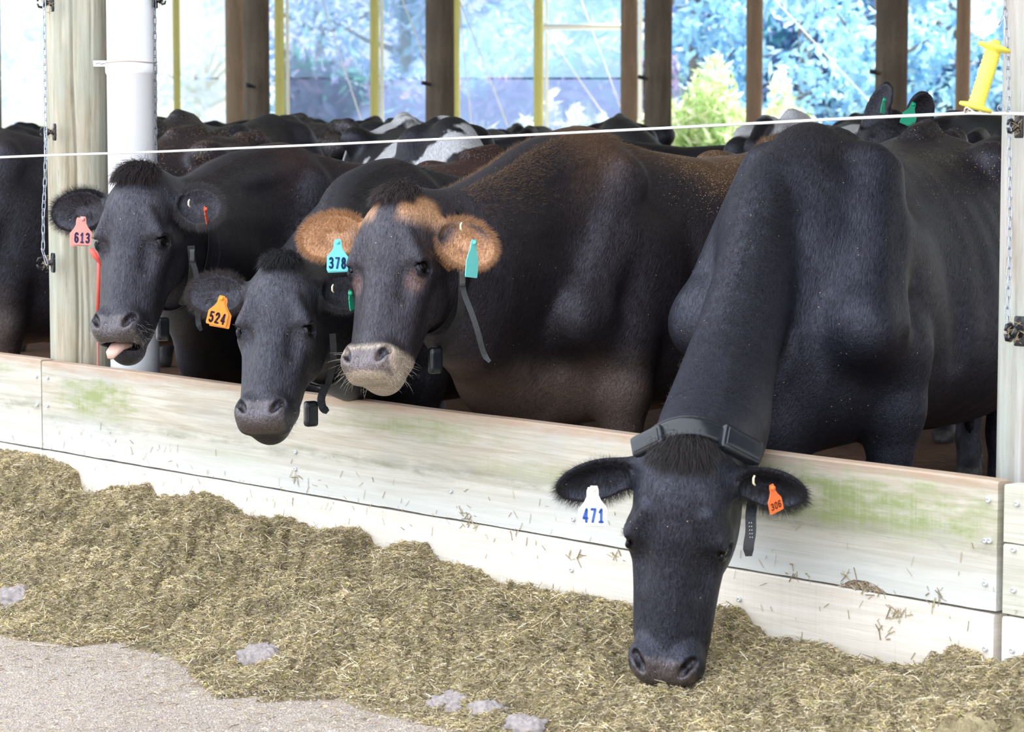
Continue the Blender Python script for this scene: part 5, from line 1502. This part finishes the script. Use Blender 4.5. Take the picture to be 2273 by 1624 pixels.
PI = math.pi
herd('low', 30, 276, 16.5, -2.3, 'dark cow back just showing at the far left edge behind the nearest cow')
herd('low', 352, 257, 15.0, 2.6, 'dark cow rump visible just right of the white pipe, above the other backs')
herd('pc', 478, 266, 17.5, .3, 'black cow back below the pale yellow pole nearest the pipe')
herd('low', 600, 251, 13.6, 1.2, 'grey-black cow with a high hip hump in front of the twin brown poles')
herd('pc', 700, 262, 16.0, -1.9, 'black cow facing the camera with a white blaze, behind the rope left of centre')
herd('side', 800, 266, 14.8, -1.2, 'plain black cow back between the white-blazed cow and the striped cow')
herd('up', 905, 258, 17.0, -1.5, 'black cow whose pointed poll shows above the striped cow')
herd('pa', 985, 255, 11.6, -1.35, 'black cow with broad white stripes over its back, below the centre pole')
herd('up', 1110, 285, 14.2, -1.75, 'black cow head and shoulders just right of the striped cow')
herd('up', 1190, 279, 16.0, -1.45, 'black cow facing the camera behind a blue tag, left of the long dark back')
herd('side', 1372, 257, 14.3, -1.62, 'black cow with a long dark back in front of the pole pair right of centre')
herd('side', 1300, 292, 12.3, 3.0, 'low black cow back showing above the dusty brown back')
herd('pb', 1925, 250, 12.6, 1.1, 'black and white cow with a large white saddle, beside the eared cow')
herd('up', 2120, 243, 13.8, -1.3, 'black cow back behind the yellow gate handle')
herd('low', 2215, 300, 10.6, .9, 'dark cow body squeezed between the eating cow and the right post')
# pricked-eared cow between the poles
G = Cow(W(2075, 268, 10.6), (-.35, -.93), hw=1.36, seed=21).trunk()
oG = W(1975, 262, 9.75); RG = oframe(Rz(-.15) @ np.array([[1, 0, 0], [0, .8, .6], [0, -.6, .8]]))
G.head(oG, RG, 1.0, ears=(tipl(oG, RG, 1, 1972, 190, 9.72), tipl(oG, RG, 1, 2050, 207, 9.72)), earn=((-.4, -1, 0), (.4, -1, 0)), ear=1.0)
G.neck([(G.T((.12, 0, 1.35)), G.T((.42, 0, .62)), .15), (G.T((.45, 0, 1.34)), G.T((.58, 0, .85)), .12), (G.H((0, .05, .02)), G.H((0, .19, -.15)), .08)])
G.mesh('cow', paint(K0), hf=.009, hc=.018, label='black cow with pricked ears carrying green tags, looking out over the eating cow', group='cows of the herd standing further back in the pen')
eyes(G)
ear_tag(G, W(1960, 222, 9.66), 0, .62, (.0, .36, .20), '', (0, 0, 0), 'narrow green ear tag', yaw=1.0, Rrot=-.2, second=False, w=.04)
ear_tag(G, W(2026, 232, 9.64), 0, 1.0, (.0, .36, .20), '', (0, 0, 0), 'green ear tag', yaw=.5, Rrot=-.35, second=False)

# ================================================================== barn frame and background
def bpost(name, l, r_, Y, mat, label, h=ROOF, seed=0, group=None):
    c, rad = post_at(l, r_, Y); return post(name, c, rad, h, mat, label, None, seed, bumpy=.004, nseg=28, nh=40, group=group)


gp = 'barn poles across the far side'
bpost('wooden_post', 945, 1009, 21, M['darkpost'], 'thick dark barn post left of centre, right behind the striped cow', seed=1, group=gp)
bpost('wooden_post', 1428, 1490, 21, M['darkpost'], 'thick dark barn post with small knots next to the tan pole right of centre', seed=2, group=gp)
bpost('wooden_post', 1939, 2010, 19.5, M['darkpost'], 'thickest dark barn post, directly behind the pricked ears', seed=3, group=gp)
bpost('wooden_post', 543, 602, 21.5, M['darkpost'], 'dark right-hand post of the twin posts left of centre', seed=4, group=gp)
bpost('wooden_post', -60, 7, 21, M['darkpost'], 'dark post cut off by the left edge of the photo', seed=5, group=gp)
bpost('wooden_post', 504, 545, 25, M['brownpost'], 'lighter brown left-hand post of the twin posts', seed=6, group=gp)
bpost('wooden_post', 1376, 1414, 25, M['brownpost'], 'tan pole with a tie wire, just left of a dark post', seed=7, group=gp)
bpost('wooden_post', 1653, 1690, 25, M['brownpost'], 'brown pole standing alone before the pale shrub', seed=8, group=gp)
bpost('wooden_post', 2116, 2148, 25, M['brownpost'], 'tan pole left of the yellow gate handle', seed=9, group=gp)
gy = 'yellow treated poles of the windbreak'
for (l, r_, lb) in ((388, 404, 'slim yellow pole nearest the white pipe'), (612, 634, 'yellow pole just right of the twin brown posts'), (823, 843, 'yellow pole standing clear, midway between the twin posts and the centre post'), (1003, 1021, 'yellow pole peeping out behind the thick centre post'), (1184, 1206, 'yellow pole at the left end of the white rail')):
    bpost('wooden_post', l, r_, 29, M['yellowpost'], lb, h=3.6, seed=l, group=gy)
# thin white uprights set along the right edges of the poles
for (px, lb) in ((640, 'white batten beside the yellow pole near the twin posts'), (849, 'white batten beside the free-standing yellow pole'), (1213, 'white batten at the left end of the white rail'), (1420, 'white batten between the tan pole and a dark post')):
    a = W(px, 400, 29.15); mb = MB(); mb.rbox((a[0], a[1], 1.8), (.018 if px != 1420 else .022, .02, 1.8), .004); o = mb.build('strip', M['whitepaint'], origin=(a[0], a[1], 0)); tag(o, lb, 'strip', 'white strips beside the far poles')
mb = MB(); a, b_ = W(1206, 60, 28.9), W(1378, 60, 28.9); mb.tube([a, b_], .034, 14); o = mb.build('rail', M['whitepaint'], origin=a); tag(o, 'short horizontal white rail between the yellow pole and the tan pole', 'rail')
# knots / cut bolts on posts
for (px, py, Y, par) in ((553, 190, 21.3, None), (944, 185, 20.8, None), (1425, 172, 20.8, None), (1940, 160, 19.3, None)):
    p = W(px, py, Y); mb = MB(); mb.lathe([(.0001, -.05), (.012, -.05), (.016, 0), (.016, .03), (.0001, .032)], p, (-1, -.3, .2), 12); o = mb.build('bolt_end', M['blackplastic'], origin=p)
    own = min([x for x in COL.objects if x.name.startswith('wooden_post')], key=lambda x: (x.location.x - p[0]) ** 2 + (x.location.y - p[1]) ** 2)
    o.parent = own; o.matrix_parent_inverse = Matrix.Translation(own.location).inverted()

# windbreak netting
def net_mat(name, alpha, col):
    m, nt, b = mat_new(name); h = NT(nt); out = nt.nodes['Material Output']; tc = h.n('TexCoord')
    n = h.noise(h.mapping(tc.outputs['Object'], (1.2, 1, .6)), 1.0, 4, .6)
    df = h.n('BsdfDiffuse'); df.inputs['Color'].default_value = (*col, 1); tl = h.n('BsdfTranslucent'); tl.inputs['Color'].default_value = (*col, 1)
    tr = h.n('BsdfTransparent'); a1 = h.n('AddShader'); h.l(df.outputs[0], a1.inputs[0]); h.l(tl.outputs[0], a1.inputs[1])
    mx = h.n('MixShader'); f = h.math('ADD', alpha - .06, h.math('MULTIPLY', n, .12)); h.l(f, mx.inputs[0]); h.l(tr.outputs[0], mx.inputs[1]); h.l(a1.outputs[0], mx.inputs[2]); h.l(mx.outputs[0], out.inputs['Surface'])
    nt.nodes.remove(b); return m
M['net'] = net_mat('shade_net', .50, (.16, .27, .46)); M['net2'] = net_mat('shade_net_low', .52, (.13, .18, .36)); M['net3'] = net_mat('pale_net', .62, (.55, .62, .66))
zl = W(800, 172, 29.3)[2]
def net(px0, px1, z0, z1, mat, label, Y=29.3, parent=None, seed=0):
    a, b_ = W(px0, 300, Y)[0], W(px1, 300, Y)[0]; xs = np.linspace(a, b_, 40); zz = np.linspace(z0, z1, 30)
    def fn(x, z): P = np.stack([x, z], 1); return np.stack([x, Y + .03 * fbm(P, seed, 2, .5), z], 1)
    o = grid_mesh('windbreak_net', xs, zz, fn, mat, origin=(a, Y, z0)); return tag(o, label, 'netting', 'windbreak netting panels')
net(636, 1378, zl, 3.55, M['net'], 'pale blue windbreak netting above the seam, left of the tan pole', seed=2)
net(636, 1378, .45, zl - .02, M['net2'], 'denser lower windbreak netting below the seam in the centre', seed=3)
net(-120, 510, zl, 3.55, M['net3'], 'washed-out netting behind the white pipe, upper panel', seed=4)
net(-120, 510, .45, zl - .02, M['net3'], 'washed-out netting behind the white pipe, lower panel', seed=5)
for i, (x0, y0, x1, y1, lb) in enumerate(((735, 60, 800, 262, 'pale guy wire crossing the net right of the first yellow pole'), (905, 30, 950, 150, 'pale guy wire leaning towards the centre post'), (1035, 40, 1120, 262, 'long pale guy wire crossing the net right of the centre post'), (1025, 60, 1045, 262, 'steep guy wire beside the centre post'), (1215, 75, 1345, 262, 'pale guy wire falling from below the white rail'), (1330, 110, 1378, 240, 'short guy wire meeting the tan pole'), (1785, 70, 1930, 225, 'pale wire crossing the trees left of the thickest post'))):
    a, b_ = W(x0, y0, 29.0), W(x1, y1, 28.7); dv = b_ - a; a, b_ = a + dv * (3.5 - a[2]) / dv[2], a + dv * (.03 - a[2]) / dv[2]; mb = MB(); mb.tube([a, b_], .008, 6); o = mb.build('guy_wire', M['whitepaint'], origin=b_); tag(o, lb, 'wire', 'guy wires of the windbreak')

# roof above, only its shade is seen
mb = MB()
us_ = np.linspace(-14, 46, 241); zr = ROOF + .12 + .03 * np.sin(np.arange(241) * math.pi / 2)
V = []
for u_, z in zip(us_, zr): V += [BP(u_, -.10, z), BP(u_, 17.0, z + .9)]
V = np.array(V); i = np.arange(240)[:, None] * 2; F = np.concatenate([i, i + 1, i + 3, i + 2], 1); mb.add(V, F)
o = mb.build('ceiling', simple('roof_sheet', (.35, .38, .40), .5, .4)); tag(o, 'corrugated barn roof sheeting overhead', 'roof', kind='structure')

# trees beyond
LEAF = {}
def leaf_mat(nm, trans=.45): LEAF[nm] = attr_mat(nm, rough=.6, spec=.3, trans=trans); return LEAF[nm]
leaf_mat('tree_leaves'); leaf_mat('shrub_leaves')
M['bark'] = simple('bark', (.20, .17, .16), .9, .1, noise=.4, nscale=8)


def leaves(mb, cen, N, size, cols, r, sq=1.0):
    n = r.normal(size=(N, 3)); n /= np.linalg.norm(n, axis=1, keepdims=True); a = np.cross(n, r.normal(size=(N, 3))); a /= np.linalg.norm(a, axis=1, keepdims=True); b_ = np.cross(n, a)
    s = r.uniform(.6, 1.3, (N, 1)) * size
    V = np.stack([cen - a * s, cen + b_ * s * .45 * sq + n * s * .1, cen + a * s, cen - b_ * s * .45 * sq + n * s * .1], 1).reshape(-1, 3)
    F = np.arange(N)[:, None] * 4 + np.arange(4)[None]; c = np.array(cols)[r.integers(0, len(cols), N)] * r.uniform(.8, 1.2, (N, 1))
    mb.add(V, F, np.repeat(np.concatenate([c, np.ones((N, 1))], 1), 4, 0))


def tree(px, Y, h, rad, seed, label, cols, N=5200, z0=.8, size=.13):
    r = np.random.default_rng(seed); b0 = W(px, 300, Y); base = np.array([b0[0], Y, 0.0])
    nb = 26; bc = np.stack([r.normal(0, rad * .42, nb), r.normal(0, rad * .4, nb), r.uniform(z0, h, nb)], 1); br = r.uniform(.35, .75, nb) * rad * .55
    i = r.integers(0, nb, N); d = r.normal(size=(N, 3)); d /= np.linalg.norm(d, axis=1, keepdims=True); P = base + bc[i] + d * (br[i] * r.uniform(.4, 1.05, N))[:, None]
    P = P[P[:, 2] > .1]
    mb = MB(); leaves(mb, P, len(P), size, cols, r)
    t = MB(); t.tube([base, base + [0.05, 0, h * .3], base + [-.05, .1, h * .75]], [.17, .13, .05], 12)
    for k in range(10):
        e = base + bc[k]; s_ = base + np.array([0, .02, max(.5, min(bc[k][2] - .6, h * .6))]); t.tube([s_, (s_ + e) / 2 + r.normal(0, .1, 3), e], [.06, .04, .015], 7)
    o = t.build('tree', M['bark'], origin=base); tag(o, label, 'tree', 'trees beyond the barn')
    mb.build('crown', LEAF['tree_leaves'], o, colors=True, smooth=False); return o


hazy_teal = [(.34, .60, .80), (.42, .70, .86), (.52, .76, .90), (.26, .48, .74), (.58, .80, .86)]  # distance haze and overexposure put into the leaf colours
blue = [(.34, .44, .70), (.40, .50, .78), (.46, .55, .80), (.30, .52, .62)]  # leaf colours carry the haze blue of the far trees
for i, (px, Y, h, rad, lb, cc) in enumerate(((1540, 44, 6.0, 2.1, 'hazy blue-green tree seen between the dark post and the lone brown pole', hazy_teal), (1780, 49, 7.0, 2.3, 'hazy blue-green tree right of the lone brown pole', hazy_teal), (1950, 43, 6.0, 1.9, 'hazy blue-green tree behind the thickest dark post', hazy_teal), (2130, 49, 6.6, 2.2, 'hazy blue-green tree behind the yellow gate handle', hazy_teal), (2330, 43.5, 6.0, 2.0, 'hazy blue-green tree behind the right post', hazy_teal), (1300, 46, 6.0, 2.1, 'bluish tree seen through the net under the white rail', blue), (1100, 51, 5.6, 2.1, 'bluish tree seen through the net right of the centre post', blue), (900, 46, 5.6, 2.1, 'bluish tree seen through the net left of the centre post', blue), (710, 51, 5.0, 2.0, 'bluish tree seen through the net right of the twin posts', blue), (150, 58, 4.0, 2.2, 'faint tree behind the left post', blue), (440, 60, 3.2, 1.8, 'faint low tree behind the yellow pole next to the pipe', blue))):
    tree(px, Y, h, rad, 100 + i, lb, cc, N=3600 if px > 600 else 1200)
# dark hedge bank below the trees, haze blue mixed into its leaf colours
def hedge(px0, px1, Y, h, N, seed, label, cols):
    r = np.random.default_rng(seed); a, b_ = W(px0, 300, Y)[0], W(px1, 300, Y)[0]; x = r.uniform(a, b_, N); z = h * r.uniform(0, 1, N) * (1 + .15 * np.sin(x * 1.3)); P = np.stack([x, Y + r.uniform(-.8, .8, N), z], 1)
    mb = MB(); leaves(mb, P, N, .16, cols, r); o = mb.build('hedge', LEAF['tree_leaves'], colors=True, smooth=False, origin=((a + b_) / 2, Y, 0)); return tag(o, label, 'hedge')
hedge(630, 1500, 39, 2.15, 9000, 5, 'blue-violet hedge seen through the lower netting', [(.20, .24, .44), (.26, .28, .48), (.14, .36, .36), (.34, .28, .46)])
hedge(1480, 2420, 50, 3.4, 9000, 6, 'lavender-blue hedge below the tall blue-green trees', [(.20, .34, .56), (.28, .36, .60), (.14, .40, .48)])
# pale flowering shrubs
def shrub(px, py, Y, w, h, seed, label, cols, N=2600, size=.10):
    r = np.random.default_rng(seed); b0 = W(px, 300, Y); top = W(px, py, Y)[2]; d = r.normal(size=(N, 3)); d /= np.linalg.norm(d, axis=1, keepdims=True); d[:, 2] = np.abs(d[:, 2]); q = r.uniform(.5, 1.0, (N, 1))
    P = np.array([b0[0], Y, 0]) + d * q * np.array([w, w * .7, top * (1 + .08 * np.sin(seed))]) * (1 + .12 * np.sin(7 * d[:, :1] + seed))
    mb = MB(); leaves(mb, P, N, size, cols, r, .6)
    for k in range(120):
        dd = r.normal(size=3); dd[2] = abs(dd[2]) + .5; dd /= np.linalg.norm(dd); c0 = np.array([b0[0], Y, 0.0])
        mb.tube([c0, c0 + dd * np.array([w, w * .7, top]) * .6, c0 + dd * np.array([w, w * .7, top])], [.012, .008, .003], 4, col=np.array([.5, .6, .3, 1]))
    o = mb.build('shrub', LEAF['shrub_leaves'], colors=True, smooth=False, origin=(b0[0], Y, 0)); return tag(o, label, 'shrub', 'pale shrubs beyond the far poles')
lime = [(.55, .70, .35), (.75, .80, .55), (.88, .90, .75), (.45, .66, .30)]; cream = [(.9, .9, .75), (.85, .88, .7), (.7, .78, .5)]
shrub(1570, 175, 34, 1.05, 0, 1, 'large pale green feathery shrub left of the lone brown pole', lime, 5200)
shrub(1740, 205, 35, .62, 0, 2, 'cream shrub just right of the lone brown pole', cream + lime, 2200)
shrub(1700, 250, 33, .8, 0, 12, 'low pale shrub behind the white-saddled cow', cream, 1600)
shrub(1235, 225, 33.5, .28, 0, 3, 'small cream shrub right of the yellow pole by the rail', cream, 1500)
shrub(1300, 222, 34, .42, 0, 4, 'rounded cream shrub below the white rail', cream, 2200)
shrub(1070, 262, 33, .40, 0, 5, 'cream shrub just right of the centre post', cream + lime, 1500)
shrub(1150, 262, 34, .40, 0, 6, 'low pale shrub between the centre post and the rail', cream + lime, 1400)
shrub(200, 240, 40, 4.2, 0, 7, 'long bank of washed-out shrubs at the far left', cream, 3500, .14)
